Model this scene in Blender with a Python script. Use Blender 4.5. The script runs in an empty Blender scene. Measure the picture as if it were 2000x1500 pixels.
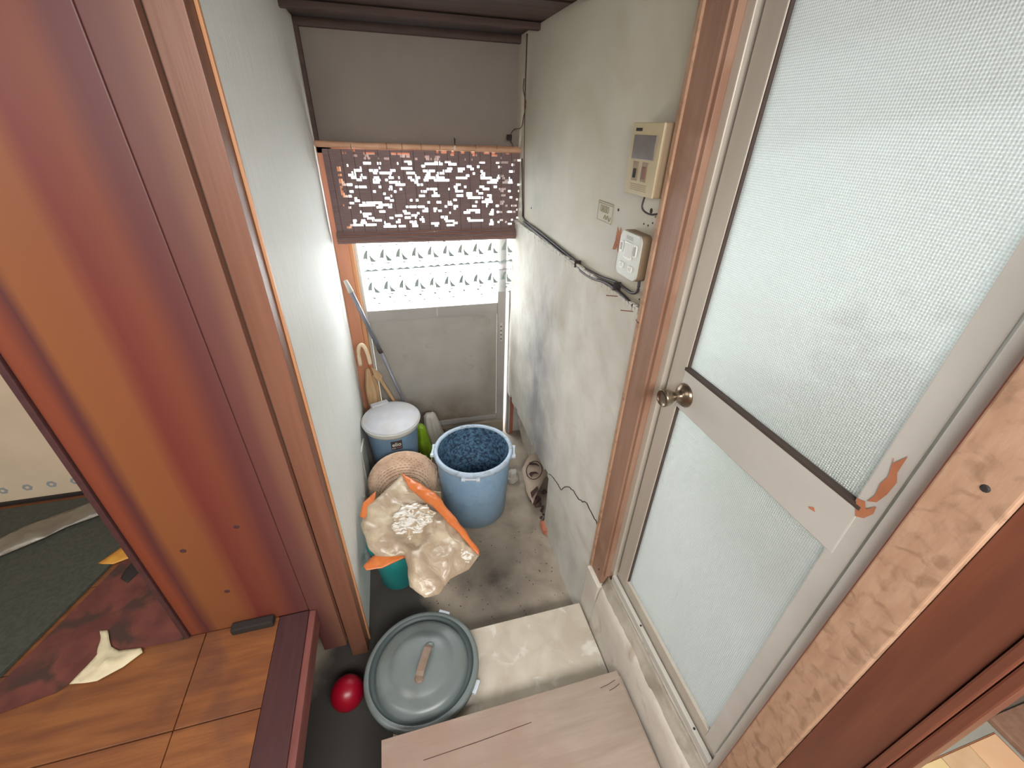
import bpy, bmesh, math, random
from math import pi, sin, cos, radians
from mathutils import Vector, Matrix, noise, geometry
random.seed(7)
S = bpy.context.scene
COL = S.collection
# ------------------------------------------------------------------ camera, world, lights, exposure
H = 2.2
def nrm(v): return Vector(v).normalized()
_dy = nrm((-258, -510, 823)); _dn = nrm((-45, 1350, 823)); _dn = (_dn - _dy * _dn.dot(_dy)).normalized(); _dx = _dn.cross(_dy)
# rows: world x, y, z expressed in the camera's own axes (x right, y down, z forward)
Rm = Matrix((_dx, _dy, -_dn))
cx, cy, cz = Rm.col[0], Rm.col[1], Rm.col[2]
cam = bpy.data.cameras.new('camera'); camo = bpy.data.objects.new('camera', cam); COL.objects.link(camo)
M4 = Matrix((cx, -cy, -cz)).transposed().to_4x4(); M4.translation = (0, 0, H)
camo.matrix_world = M4
cam.sensor_width = 36; cam.lens = 823 / 2000 * 36; cam.clip_start = .02
S.camera = camo
S.view_settings.view_transform = 'Standard'; S.view_settings.look = 'None'
S.view_settings.gamma = 1; S.view_settings.use_curve_mapping = False
S.view_settings.exposure = 1.3
W = bpy.data.worlds.new('sky'); S.world = W; W.use_nodes = True
W.node_tree.nodes['Background'].inputs[0].default_value = (.93, .97, 1, 1)
W.node_tree.nodes['Background'].inputs[1].default_value = 1.5
def area(name, loc, target, sx, sy, power, col):
    l = bpy.data.lights.new(name, 'AREA'); l.shape = 'RECTANGLE'; l.size = sx; l.size_y = sy; l.energy = power; l.color = col
    o = bpy.data.objects.new(name, l); COL.objects.link(o); o.location = loc
    o.rotation_euler = (Vector(target) - Vector(loc)).to_track_quat('-Z', 'Z').to_euler()
    return o
area('daylight_entry', (.25, 3.75, 2.0), (.25, 2.0, 1.4), 1.3, 1.8, 105, (.95, .98, 1))
area('daylight_side', (1.6, .88, 1.80), (.78, .70, 1.5), 1.0, 2.0, 12.5, (.95, .98, 1))
area('room_fill_light', (.1, -.75, 2.52), (.15, .6, .6), 1.9, .8, 46, (1, .975, .94))  # added soft fill from behind the camera, no visible source
area('left_room_fill_light', (-1.7, .2, 2.5), (-1.5, .8, .5), .8, .8, 8, (1, .94, .88))  # added weak fill over the left room, no visible source

# ------------------------------------------------------------------ materials
def lin(c):
    return tuple(((v / 255) / 12.92 if v / 255 <= .04045 else ((v / 255 + .055) / 1.055) ** 2.4) for v in c) + (1,)
def mat(name, c1, c2=None, scale=8, stretch=(1, 1, 1), rough=.6, bump=0, bscale=None, metal=0, detail=5, lo=.35, hi=.65, c3=None, s3=3, lo3=.5, hi3=.6, coat=0, distort=0):
    m = bpy.data.materials.new(name); m.use_nodes = True; nt = m.node_tree; N = nt.nodes; L = nt.links
    p = N['Principled BSDF']; p.inputs['Roughness'].default_value = rough; p.inputs['Metallic'].default_value = metal
    p.inputs['Coat Weight'].default_value = coat
    tc = N.new('ShaderNodeTexCoord')
    def nz(sc, st, det=5, dis=0):
        mp = N.new('ShaderNodeMapping'); mp.inputs['Scale'].default_value = st; L.new(tc.outputs['Object'], mp.inputs[0])
        n = N.new('ShaderNodeTexNoise'); n.inputs['Scale'].default_value = sc; n.inputs['Detail'].default_value = det; n.inputs['Distortion'].default_value = dis
        L.new(mp.outputs[0], n.inputs['Vector']); return n
    def ramp(src, a, b, ca, cb):
        r = N.new('ShaderNodeValToRGB'); r.color_ramp.elements[0].position = a; r.color_ramp.elements[1].position = b
        r.color_ramp.elements[0].color = ca; r.color_ramp.elements[1].color = cb; L.new(src, r.inputs[0]); return r
    c2 = c2 or c1
    n1 = nz(scale, stretch, detail, distort)
    r = ramp(n1.outputs['Fac'], lo, hi, lin(c1), lin(c2)); out = r.outputs[0]
    if c3:
        n3 = nz(s3, (1, 1, 1), 6, .6)
        r3 = ramp(n3.outputs['Fac'], lo3, hi3, (0, 0, 0, 1), (1, 1, 1, 1))
        mx = N.new('ShaderNodeMix'); mx.data_type = 'RGBA'; L.new(r3.outputs[0], mx.inputs[0]); L.new(out, mx.inputs[6]); mx.inputs[7].default_value = lin(c3)
        out = mx.outputs[2]
    L.new(out, p.inputs['Base Color'])
    if bump:
        nb = nz(bscale or scale * 3, stretch, 6, distort)
        b = N.new('ShaderNodeBump'); b.inputs['Strength'].default_value = bump; b.inputs['Distance'].default_value = .01
        L.new(nb.outputs['Fac'], b.inputs['Height']); L.new(b.outputs[0], p.inputs['Normal'])
    m['out'] = 0
    return m
def tint_spots(m, spots, col):
    """grime and painted shade spots with a shape of their own: spots = (x, y, z, rx, ry, rz, strength) in object coordinates"""
    nt = m.node_tree; N = nt.nodes; L = nt.links; p = N['Principled BSDF']
    src = p.inputs['Base Color'].links[0].from_socket
    tc = N.new('ShaderNodeTexCoord'); nn = N.new('ShaderNodeTexNoise'); nn.inputs['Scale'].default_value = 7; nn.inputs['Detail'].default_value = 7
    L.new(tc.outputs['Object'], nn.inputs['Vector'])
    for (x, y, z, rx, ry, rz, st) in spots:
        mp = N.new('ShaderNodeMapping'); mp.vector_type = 'TEXTURE'
        mp.inputs['Location'].default_value = (x, y, z); mp.inputs['Scale'].default_value = (rx, ry, rz)
        L.new(tc.outputs['Object'], mp.inputs[0])
        g = N.new('ShaderNodeTexGradient'); g.gradient_type = 'SPHERICAL'; L.new(mp.outputs[0], g.inputs[0])
        a = N.new('ShaderNodeMath'); a.operation = 'MULTIPLY'; L.new(g.outputs['Fac'], a.inputs[0]); L.new(nn.outputs['Fac'], a.inputs[1])
        b = N.new('ShaderNodeMath'); b.operation = 'MULTIPLY'; b.use_clamp = True; L.new(a.outputs[0], b.inputs[0]); b.inputs[1].default_value = st * 2.2
        mx = N.new('ShaderNodeMix'); mx.data_type = 'RGBA'; L.new(b.outputs[0], mx.inputs[0]); L.new(src, mx.inputs[6]); mx.inputs[7].default_value = lin(col)
        src = mx.outputs[2]
    L.new(src, p.inputs['Base Color'])
def sheer(name, col, alpha, trans=.6, rough=.6):
    m = bpy.data.materials.new(name); m.use_nodes = True; nt = m.node_tree; N = nt.nodes; L = nt.links
    N.remove(N['Principled BSDF']); o = N['Material Output']
    tr = N.new('ShaderNodeBsdfTransparent'); tl = N.new('ShaderNodeBsdfTranslucent'); df = N.new('ShaderNodeBsdfDiffuse')
    tl.inputs[0].default_value = lin(col); df.inputs[0].default_value = lin(col)
    a = N.new('ShaderNodeMixShader'); a.inputs[0].default_value = trans; L.new(df.outputs[0], a.inputs[1]); L.new(tl.outputs[0], a.inputs[2])
    b = N.new('ShaderNodeMixShader'); b.inputs[0].default_value = alpha; L.new(tr.outputs[0], b.inputs[1]); L.new(a.outputs[0], b.inputs[2])
    L.new(b.outputs[0], o.inputs[0]); return m
def patterned_glass(name, pitch=.0062):
    """rolled obscure glass with staggered lens dimples, relief bump with dimple light and dark painted in"""
    m = bpy.data.materials.new(name); m.use_nodes = True; nt = m.node_tree; N = nt.nodes; L = nt.links
    N.remove(N['Principled BSDF']); o = N['Material Output']
    tc = N.new('ShaderNodeTexCoord'); sp = N.new('ShaderNodeSeparateXYZ'); L.new(tc.outputs['Object'], sp.inputs[0])
    def mth(op, a, b=None):
        n = N.new('ShaderNodeMath'); n.operation = op
        for i, v in enumerate((a, b)):
            if v is None: continue
            if isinstance(v, (int, float)): n.inputs[i].default_value = v
            else: L.new(v, n.inputs[i])
        return n.outputs[0]
    k = 2 * pi / pitch
    a = mth('MULTIPLY', mth('ADD', sp.outputs[1], sp.outputs[2]), k * .62)
    b = mth('MULTIPLY', mth('SUBTRACT', sp.outputs[1], sp.outputs[2]), k * .62)
    h = mth('MULTIPLY', mth('SINE', a), mth('SINE', b))
    bmp = N.new('ShaderNodeBump'); bmp.inputs['Strength'].default_value = .8; bmp.inputs['Distance'].default_value = .002; L.new(h, bmp.inputs['Height'])
    gl = N.new('ShaderNodeBsdfGlossy'); gl.inputs['Roughness'].default_value = .12; gl.inputs['Color'].default_value = (.95, .97, .96, 1); L.new(bmp.outputs[0], gl.inputs['Normal'])
    tl = N.new('ShaderNodeBsdfTranslucent'); L.new(bmp.outputs[0], tl.inputs['Normal'])
    mr = N.new('ShaderNodeMapRange'); mr.inputs['From Min'].default_value = -1; mr.inputs['From Max'].default_value = 1; mr.inputs['To Min'].default_value = .38; mr.inputs['To Max'].default_value = 1
    L.new(h, mr.inputs['Value'])
    mc = N.new('ShaderNodeMix'); mc.data_type = 'RGBA'; L.new(mr.outputs[0], mc.inputs[0]); mc.inputs[6].default_value = (.15, .16, .16, 1); mc.inputs[7].default_value = (.86, .87, .85, 1)  # bright and dark of the dimples painted into the translucent colour
    L.new(mc.outputs[2], tl.inputs[0])
    df = N.new('ShaderNodeBsdfDiffuse'); df.inputs[0].default_value = (.80, .82, .80, 1); L.new(bmp.outputs[0], df.inputs['Normal'])
    rf = N.new('ShaderNodeBsdfRefraction'); rf.inputs['Roughness'].default_value = .9; rf.inputs['IOR'].default_value = 1.02; rf.inputs[0].default_value = (.8, .87, .85, 1)
    m0 = N.new('ShaderNodeMixShader'); m0.inputs[0].default_value = .2; L.new(tl.outputs[0], m0.inputs[1]); L.new(rf.outputs[0], m0.inputs[2])
    m1 = N.new('ShaderNodeMixShader'); m1.inputs[0].default_value = .28; L.new(m0.outputs[0], m1.inputs[1]); L.new(df.outputs[0], m1.inputs[2])
    m2 = N.new('ShaderNodeMixShader'); m2.inputs[0].default_value = .05; L.new(m1.outputs[0], m2.inputs[1]); L.new(gl.outputs[0], m2.inputs[2])
    L.new(m2.outputs[0], o.inputs[0]); return m
def banded_wood(name, stops, axis=0, scale=1.0, off=0, rough=.45, grain=.25):
    """sawn board with colour bands across one axis; stops=[(pos,color)]"""
    m = bpy.data.materials.new(name); m.use_nodes = True; nt = m.node_tree; N = nt.nodes; L = nt.links
    p = N['Principled BSDF']; p.inputs['Roughness'].default_value = rough
    tc = N.new('ShaderNodeTexCoord'); sp = N.new('ShaderNodeSeparateXYZ'); L.new(tc.outputs['Object'], sp.inputs[0])
    mp = N.new('ShaderNodeMapping'); mp.inputs['Scale'].default_value = (14, 14, 1.1); L.new(tc.outputs['Object'], mp.inputs[0])
    n = N.new('ShaderNodeTexNoise'); n.inputs['Scale'].default_value = 1; n.inputs['Detail'].default_value = 6; L.new(mp.outputs[0], n.inputs['Vector'])
    a = N.new('ShaderNodeMath'); a.operation = 'MULTIPLY_ADD'; L.new(sp.outputs[axis], a.inputs[0]); a.inputs[1].default_value = scale; a.inputs[2].default_value = off
    b = N.new('ShaderNodeMath'); b.operation = 'MULTIPLY_ADD'; L.new(n.outputs['Fac'], b.inputs[0]); b.inputs[1].default_value = grain; L.new(a.outputs[0], b.inputs[2])
    r = N.new('ShaderNodeValToRGB'); e = r.color_ramp.elements
    while len(e) > 1: e.remove(e[-1])
    e[0].position = stops[0][0]; e[0].color = lin(stops[0][1])
    for q, c in stops[1:]:
        x = e.new(q); x.color = lin(c)
    L.new(b.outputs[0], r.inputs[0]); L.new(r.outputs[0], p.inputs['Base Color'])
    bm_ = N.new('ShaderNodeBump'); bm_.inputs['Strength'].default_value = .15; bm_.inputs['Distance'].default_value = .004; L.new(n.outputs['Fac'], bm_.inputs['Height']); L.new(bm_.outputs[0], p.inputs['Normal'])
    return m
MT = {}
MT['wall_white'] = mat('white_embossed_wallpaper', (224, 226, 222), (232, 234, 230), 30, (1, 6, .25), .62, .5, 34, detail=7)
MT['plaster_up'] = mat('cream_painted_board', (190, 184, 166), (199, 193, 176), 3, rough=.6, bump=.04, c3=(180, 170, 146), s3=2, lo3=.5, hi3=.8)
tint_spots(MT['plaster_up'], [(.76, 2.25, 1.95, .3, .35, .5, .5), (.76, 1.35, 1.9, .2, .25, .2, .3)], (150, 150, 140))
MT['plaster_lo'] = mat('rough_mortar_wall', (200, 196, 185), (213, 210, 201), 5, rough=.85, bump=.25, bscale=14, c3=(186, 179, 163), s3=3.2, lo3=.5, hi3=.75)
tint_spots(MT['plaster_lo'], [(.745, 2.05, .95, .3, .42, .85, .75), (.745, 1.95, .55, .3, .35, .4, .6), (.745, 2.5, 1.3, .3, .3, .5, .3), (.745, 1.3, .2, .3, .2, .2, .25)], (130, 128, 130))  # broad grey smudges across the far mortar
MT['wall_grey'] = mat('grey_beige_wall', (128, 118, 110), (137, 127, 118), 3, rough=.8, bump=.04)
MT['concrete'] = mat('dusty_concrete', (140, 128, 114), (164, 152, 136), 5, rough=.92, bump=.22, bscale=30, c3=(108, 98, 90), s3=4, lo3=.5, hi3=.75, detail=8)
MT['concrete_l'] = mat('pale_worn_concrete', (172, 162, 146), (190, 182, 166), 7, rough=.88, bump=.25, bscale=26, c3=(202, 196, 186), s3=11, lo3=.56, hi3=.66, detail=8, distort=.6)
MT['kerb'] = mat('grey_mortar_kerb', (196, 188, 176), (208, 201, 190), 8, rough=.9, bump=.35, bscale=30, c3=(160, 148, 128), s3=8, lo3=.55, hi3=.75)
MT['kerb_top'] = mat('dirty_mortar_ledge', (160, 152, 138), (180, 172, 158), 12, rough=.9, bump=.5, bscale=34, c3=(136, 126, 110), s3=9, lo3=.5, hi3=.75)
MT['post'] = mat('salmon_brown_wood', (144, 110, 90), (158, 124, 104), 3, (12, 12, .8), .55, .12, 8, c3=(142, 106, 86), s3=5)
MT['post_d'] = mat('worn_salmon_wood', (166, 130, 104), (178, 144, 118), 14, (3, 3, 1), .7, .15, 12, c3=(144, 112, 88), s3=34, lo3=.5, hi3=.68)
MT['alu'] = mat('champagne_aluminium', (190, 182, 168), (198, 190, 178), 6, (3, 3, .3), .4, .02, metal=.25)
MT['alu_w'] = mat('pale_grey_aluminium', (196, 194, 186), (204, 202, 195), 6, rough=.4, metal=.15)
MT['alu_d'] = mat('dark_gasket_and_gap_shade', (70, 58, 52), rough=.7)  # dark gasket tone, also used for the gap strip
MT['steel_dull'] = mat('tarnished_brass_nickel', (150, 136, 118), (120, 104, 88), 20, rough=.28, metal=.9, bump=.03)
MT['door_grey'] = mat('dusty_grey_panel', (158, 154, 146), (166, 162, 155), 5, rough=.6, bump=.05, c3=(150, 144, 134), s3=9, lo3=.6, hi3=.75)
tint_spots(MT['door_grey'], [(.25, 2.73, .2, .6, .3, .35, .9), (.6, 2.73, .6, .12, .3, .45, .35)], (112, 98, 82))
MT['alu_e'] = mat('grey_anodised_frame', (160, 156, 152), (168, 163, 158), 5, rough=.5, metal=.2)
MT['orange_jamb'] = mat('orange_jamb_wood', (190, 128, 98), (200, 138, 106), 3, (12, 12, .8), .5, .05, 8)  # orange wood tone of the left and head jambs
MT['red_jamb'] = mat('red_brown_wood', (168, 100, 80), (180, 112, 92), 3, (12, 12, .8), .5, .05, 8)
MT['orange_edge'] = mat('orange_edge_trim', (214, 158, 116), (204, 144, 98), 5, (6, 6, .6), .5)
MT['board'] = banded_wood('banded_cedar_board', [(0, (114, 56, 38)), (.10, (120, 60, 40)), (.17, (82, 42, 42)), (.22, (126, 76, 44)), (.40, (124, 72, 44)), (.47, (104, 46, 40)), (.62, (112, 58, 42)), (.72, (90, 46, 46)), (.86, (100, 62, 56)), (.94, (118, 80, 64)), (1, (118, 80, 64))], 0, 1.75, 1.62, .5, .10)
MT['post_l'] = mat('orange_brown_post', (122, 80, 62), (130, 88, 70), 3, (14, 14, .7), .45, .05, 8)
MT['floorboard'] = mat('amber_floorboard', (142, 90, 52), (116, 70, 44), 3, (1.2, 9, 1), .45, .08, 12, c3=(92, 60, 50), s3=3, lo3=.5, hi3=.7)
MT['beam'] = mat('dark_maroon_beam', (66, 42, 44), (76, 48, 48), 5, (8, 1, 8), .45)
MT['beam_edge'] = mat('rubbed_red_edge', (128, 78, 72), (112, 66, 62), 5, (8, 1, 8), .45)
MT['panel_r'] = mat('dark_red_brown_panel', (100, 58, 44), (114, 68, 50), 3, (10, 10, .8), .4, .06, 8)
MT['ceil'] = mat('dark_stained_ceiling_board', (70, 52, 48), (86, 64, 58), 3, (1, 10, 10), .7, .08)
MT['plank'] = mat('weathered_plywood', (140, 124, 110), (154, 138, 124), 4, (1, 7, 7), .75, .14, 14, c3=(146, 121, 108), s3=2.6, lo3=.5, hi3=.7, detail=8)
MT['blue'] = mat('faded_blue_plastic', (138, 170, 200), (146, 178, 206), 6, rough=.42, bump=.03, c3=(130, 160, 190), s3=20, lo3=.5, hi3=.7)
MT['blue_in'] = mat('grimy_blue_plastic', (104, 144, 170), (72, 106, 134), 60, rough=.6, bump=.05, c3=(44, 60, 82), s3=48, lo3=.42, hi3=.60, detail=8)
MT['rim'] = mat('pale_blue_rim', (168, 186, 204), (178, 196, 214), 9, rough=.5, c3=(140, 148, 156), s3=22, lo3=.55, hi3=.68)
MT['ello_body'] = mat('slate_blue_plastic', (110, 136, 160), (118, 144, 168), 5, rough=.4)
MT['ello_lid'] = mat('dusty_pale_grey_plastic', (184, 185, 190), (194, 196, 202), 12, rough=.55, c3=(188, 184, 180), s3=7, lo3=.5, hi3=.7)
MT['ello_rim'] = mat('cream_grey_plastic', (184, 184, 178), rough=.5)
MT['lidgrey'] = mat('grey_green_plastic', (106, 115, 115), (115, 124, 123), 8, rough=.34, bump=.03, c3=(100, 106, 101), s3=6, lo3=.5, hi3=.72)
MT['lid_d'] = mat('dark_slate_plastic', (66, 78, 78), rough=.5)
MT['brown_handle'] = mat('brown_worn_plastic', (118, 98, 84), (134, 114, 98), 20, rough=.5)
MT['clip'] = mat('pale_clip_plastic', (200, 210, 220), rough=.45)
MT['basket'] = mat('dry_bamboo_weave', (224, 196, 172), (210, 180, 154), 30, rough=.7, bump=.1, c3=(182, 148, 124), s3=9, lo3=.5, hi3=.8)
MT['basket_d'] = mat('dark_bamboo_core', (150, 116, 94), rough=.8)
MT['bag'] = mat('translucent_beige_film', (184, 166, 144), (172, 150, 126), 9, rough=.32, bump=.75, bscale=9, c3=(202, 186, 160), s3=6, coat=.25, distort=2.5)
MT['bag'].node_tree.nodes['Principled BSDF'].inputs['Subsurface Weight'].default_value = .0
MT['bag_orange'] = mat('orange_printed_film', (216, 122, 62), (204, 110, 56), 9, rough=.35, bump=.25, bscale=20, coat=.2)
MT['clear'] = mat('highlight_streak_film', (240, 236, 228), (188, 166, 138), 26, (.5, 1.6, 1), rough=.14, bump=1.0, bscale=30, coat=.6, distort=2, lo=.47, hi=.56)  # white highlight streaks are painted into the film colour
MT['teal'] = mat('teal_plastic', (38, 142, 140), (48, 150, 148), 8, rough=.4)
MT['red'] = mat('red_plastic', (146, 8, 34), rough=.35)
MT['green'] = mat('lime_green_film', (134, 168, 34), (120, 152, 30), 10, rough=.4, bump=.3, bscale=14)
MT['whitebag'] = mat('dusty_white_sack', (190, 186, 176), (172, 166, 156), 8, rough=.6, bump=.4, bscale=14)
MT['paper'] = mat('crumpled_cream_paper', (222, 210, 176), (206, 194, 160), 12, rough=.8, bump=.4, bscale=16)
MT['card'] = mat('tan_cardboard', (196, 172, 142), (186, 160, 130), 8, rough=.85)
MT['card_p'] = mat('pinkish_kraft_print', (176, 158, 140), (168, 148, 130), 8, rough=.8)
MT['ink'] = mat('dark_brown_ink', (60, 38, 34), rough=.8)
MT['brick'] = mat('crumbling_red_brick', (190, 122, 96), (172, 104, 82), 20, rough=.95, bump=.6)
MT['debris'] = mat('dark_rubble', (62, 44, 42), (84, 62, 56), 20, rough=.95, bump=.8)
MT['tan'] = mat('tan_umbrella_cloth', (190, 158, 120), (178, 144, 106), 10, (4, 4, 1), .75, .2)
MT['cream'] = mat('cream_plastic', (226, 204, 172), rough=.35)
MT['stick'] = mat('pale_brown_stick', (178, 146, 108), rough=.7)
MT['pole'] = mat('grey_painted_tube', (130, 132, 144), (118, 120, 130), 8, rough=.35, metal=.3)
MT['cable'] = mat('black_cable_sheath', (58, 52, 52), rough=.5)
MT['cable_b'] = mat('brown_cable_sheath', (92, 60, 50), rough=.6)
MT['ivory'] = mat('aged_ivory_plastic', (186, 172, 136), (178, 163, 128), 14, rough=.5)
MT['ivory_s'] = mat('aged_ivory_side', (140, 120, 96), rough=.55)
MT['ctrl'] = mat('pale_grey_plastic', (196, 198, 188), (188, 190, 180), 12, rough=.4)
MT['screen'] = mat('dark_grey_window', (106, 100, 96), (120, 112, 108), 20, rough=.25)
MT['white'] = mat('white_plastic', (222, 224, 218), rough=.4)
MT['brown_key'] = mat('brown_switch', (112, 70, 54), rough=.5)
MT['dark'] = mat('black_mark', (40, 34, 32), rough=.8)
MT['bare'] = mat('bare_brown_substrate', (182, 118, 82), (168, 106, 74), 20, rough=.8)
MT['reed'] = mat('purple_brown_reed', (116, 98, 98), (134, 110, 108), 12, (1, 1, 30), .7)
MT['reed_l'] = mat('pale_reed', (150, 108, 92), (132, 92, 80), 12, (1, 1, 30), .7)  # paler reddish reed tone, mixed into the rolled hem
MT['rod'] = mat('pale_bamboo_rod', (214, 168, 136), (198, 152, 122), 14, rough=.6)
MT['curtain'] = sheer('sheer_lace', (236, 238, 236), .24, .6)
MT['sail'] = sheer('grey_green_weave', (150, 162, 158), 1.0, .004)
MT['glass_e'] = sheer('bright_obscure_glass', (248, 250, 250), .55, .9)
MT['glass'] = patterned_glass('dimpled_obscure_glass')
MT['flowerpanel'] = mat('ivory_panel', (208, 190, 164), (216, 198, 172), 5, rough=.7)
MT['bluedot'] = mat('dusty_blue_flower', (150, 156, 156), rough=.7)
MT['rug'] = mat('dark_grey_carpet', (62, 64, 56), (74, 76, 66), 60, rough=.95, bump=.4, bscale=120)
MT['maroon'] = mat('maroon_worn_mat', (92, 48, 44), (112, 62, 52), 12, rough=.9, bump=.2, c3=(70, 48, 40), s3=6)
MT['film'] = mat('cloudy_plastic_film', (132, 124, 108), (112, 104, 92), 9, rough=.3, bump=.5, bscale=14)
MT['tile'] = mat('cream_vinyl_tile', (224, 198, 146), (232, 208, 158), 9, rough=.5, bump=.05)
MT['tile_p'] = mat('peach_vinyl_tile', (226, 178, 138), (232, 190, 150), 9, rough=.5)
MT['tile_m'] = mat('marbled_vinyl_tile', (222, 190, 156), (206, 172, 132), 14, rough=.5, detail=8)
MT['greyfloor'] = mat('grey_vinyl', (168, 168, 156), (158, 158, 148), 14, rough=.5)
MT['yellow'] = mat('mustard_wrapper', (206, 150, 62), (180, 120, 48), 14, rough=.5)
MT['leaf'] = mat('green_leaf', (96, 176, 96), (124, 196, 116), 14, rough=.6)
MT['label_d'] = mat('charcoal_label', (74, 62, 60), rough=.6)
MT['label_w'] = mat('label_lettering', (222, 216, 206), rough=.6)
MT['label_r'] = mat('label_pink_line', (204, 120, 124), rough=.6)
MT['ink_l'] = mat('faded_brown_stamp', (150, 140, 112), rough=.7)
MT['outer'] = mat('outdoor_paving', (150, 148, 140), rough=.9)

# ------------------------------------------------------------------ mesh helpers
class MB:
    def __init__(s): s.b = bmesh.new()
    def box(s, x0, x1, y0, y1, z0, z1, bev=0, rot=None, piv=None):
        M = Matrix.Translation(((x0 + x1) / 2, (y0 + y1) / 2, (z0 + z1) / 2)) @ Matrix.Diagonal((abs(x1 - x0), abs(y1 - y0), abs(z1 - z0), 1))
        if rot:
            p = Vector(piv or ((x0 + x1) / 2, (y0 + y1) / 2, (z0 + z1) / 2))
            M = Matrix.Translation(p) @ rot @ Matrix.Translation(-p) @ M
        r = bmesh.ops.create_cube(s.b, size=1, matrix=M)
        if bev:
            es = list({e for v in r['verts'] for e in v.link_edges})
            bmesh.ops.bevel(s.b, geom=es, offset=bev, segments=2, affect='EDGES', profile=.6)
        return s
    def poly(s, pts, d):
        """extrude polygon pts by vector d"""
        d = Vector(d); a = [s.b.verts.new(p) for p in pts]; c = [s.b.verts.new(Vector(p) + d) for p in pts]; n = len(pts)
        s.b.faces.new(a); s.b.faces.new(list(reversed(c)))
        for i in range(n): s.b.faces.new((a[i], c[i], c[(i + 1) % n], a[(i + 1) % n]))
        bmesh.ops.recalc_face_normals(s.b, faces=s.b.faces[:]); return s
    def lathe(s, prof, c=(0, 0, 0), seg=48, M=None):
        c = Vector(c); rings = []
        M = M or Matrix.Identity(4)
        for r, z in prof:
            if r < 1e-6: rings.append([s.b.verts.new(c + (M @ Vector((0, 0, z))))])
            else: rings.append([s.b.verts.new(c + (M @ Vector((r * cos(2 * pi * i / seg), r * sin(2 * pi * i / seg), z)))) for i in range(seg)])
        for A, B in zip(rings, rings[1:]):
            for i in range(seg):
                j = (i + 1) % seg
                if len(A) == 1 and len(B) == 1: continue
                if len(A) == 1: s.b.faces.new((A[0], B[i], B[j]))
                elif len(B) == 1: s.b.faces.new((A[i], A[j], B[0]))
                else: s.b.faces.new((A[i], A[j], B[j], B[i]))
        return s
    def tube(s, pts, r, seg=10, r1=None):
        pts = [Vector(p) for p in pts]; n = len(pts); rings = []
        up = Vector((0, 0, 1))
        for i, p in enumerate(pts):
            t = (pts[min(i + 1, n - 1)] - pts[max(i - 1, 0)]).normalized()
            u = t.cross(up)
            if u.length < .05: u = t.cross(Vector((0, 1, 0)))
            u.normalize(); v = t.cross(u)
            rr = r if r1 is None else r + (r1 - r) * i / (n - 1)
            rings.append([s.b.verts.new(p + (u * cos(2 * pi * k / seg) + v * sin(2 * pi * k / seg)) * rr) for k in range(seg)])
        for A, B in zip(rings, rings[1:]):
            for k in range(seg): s.b.faces.new((A[k], A[(k + 1) % seg], B[(k + 1) % seg], B[k]))
        s.b.faces.new(rings[0][::-1]); s.b.faces.new(rings[-1]); return s
    def out(s, name, m, parent=None, smooth=False, loc=None):
        bmesh.ops.recalc_face_normals(s.b, faces=s.b.faces[:])
        me = bpy.data.meshes.new(name); s.b.to_mesh(me); s.b.free()
        me.materials.append(MT[m] if isinstance(m, str) else m)
        if smooth:
            for p in me.polygons: p.use_smooth = True
        o = bpy.data.objects.new(name, me); COL.objects.link(o)
        if parent is not None:
            o.parent = parent; o.matrix_parent_inverse = PINV[parent.name]
        PINV[o.name] = Matrix.Identity(4) if parent is None else Matrix.Identity(4)
        return o
PINV = {}
def tag(o, label=None, cat=None, group=None, kind=None):
    for k, v in (('label', label), ('category', cat), ('group', group), ('kind', kind)):
        if v: o[k] = v
    return o
def thing(name, label=None, cat=None, loc=(0, 0, 0), group=None, kind=None):
    o = bpy.data.objects.new(name, None); o.location = loc; o.empty_display_size = .05; COL.objects.link(o)
    PINV[o.name] = Matrix.Translation(loc).inverted()
    return tag(o, label, cat, group, kind)
def spline(pts, n=8):
    P = [Vector(p) for p in pts]; P = [P[0] * 2 - P[1]] + P + [P[-1] * 2 - P[-2]]; out = []
    for i in range(1, len(P) - 2):
        for k in range(n):
            t = k / n; a, b, c, d = P[i - 1:i + 3]
            out.append(.5 * ((2 * b) + (c - a) * t + (2 * a - 5 * b + 4 * c - d) * t * t + (3 * b - a - 3 * c + d) * t ** 3))
    out.append(P[-2]); return out
def text_mesh(body, size, M, name, m, parent, ext=.0006):
    cu = bpy.data.curves.new(name, 'FONT'); cu.body = body; cu.size = size; cu.extrude = ext; cu.align_x = 'CENTER'; cu.align_y = 'CENTER'
    cu.offset = size * .012
    t = bpy.data.objects.new(name + '_tmp', cu); COL.objects.link(t)
    dg = bpy.context.evaluated_depsgraph_get(); me = bpy.data.meshes.new_from_object(t.evaluated_get(dg))
    bpy.data.objects.remove(t); me.transform(M); me.name = name; me.materials.clear(); me.materials.append(MT[m])
    o = bpy.data.objects.new(name, me); COL.objects.link(o)
    if parent is not None: o.parent = parent; o.matrix_parent_inverse = PINV[parent.name]
    return o
def inside(p, poly):
    c = False; n = len(poly)
    for i in range(n):
        a, b = poly[i], poly[i - 1]
        if (a[1] > p[1]) != (b[1] > p[1]) and p[0] < (b[0] - a[0]) * (p[1] - a[1]) / (b[1] - a[1]) + a[0]: c = not c
    return c
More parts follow.
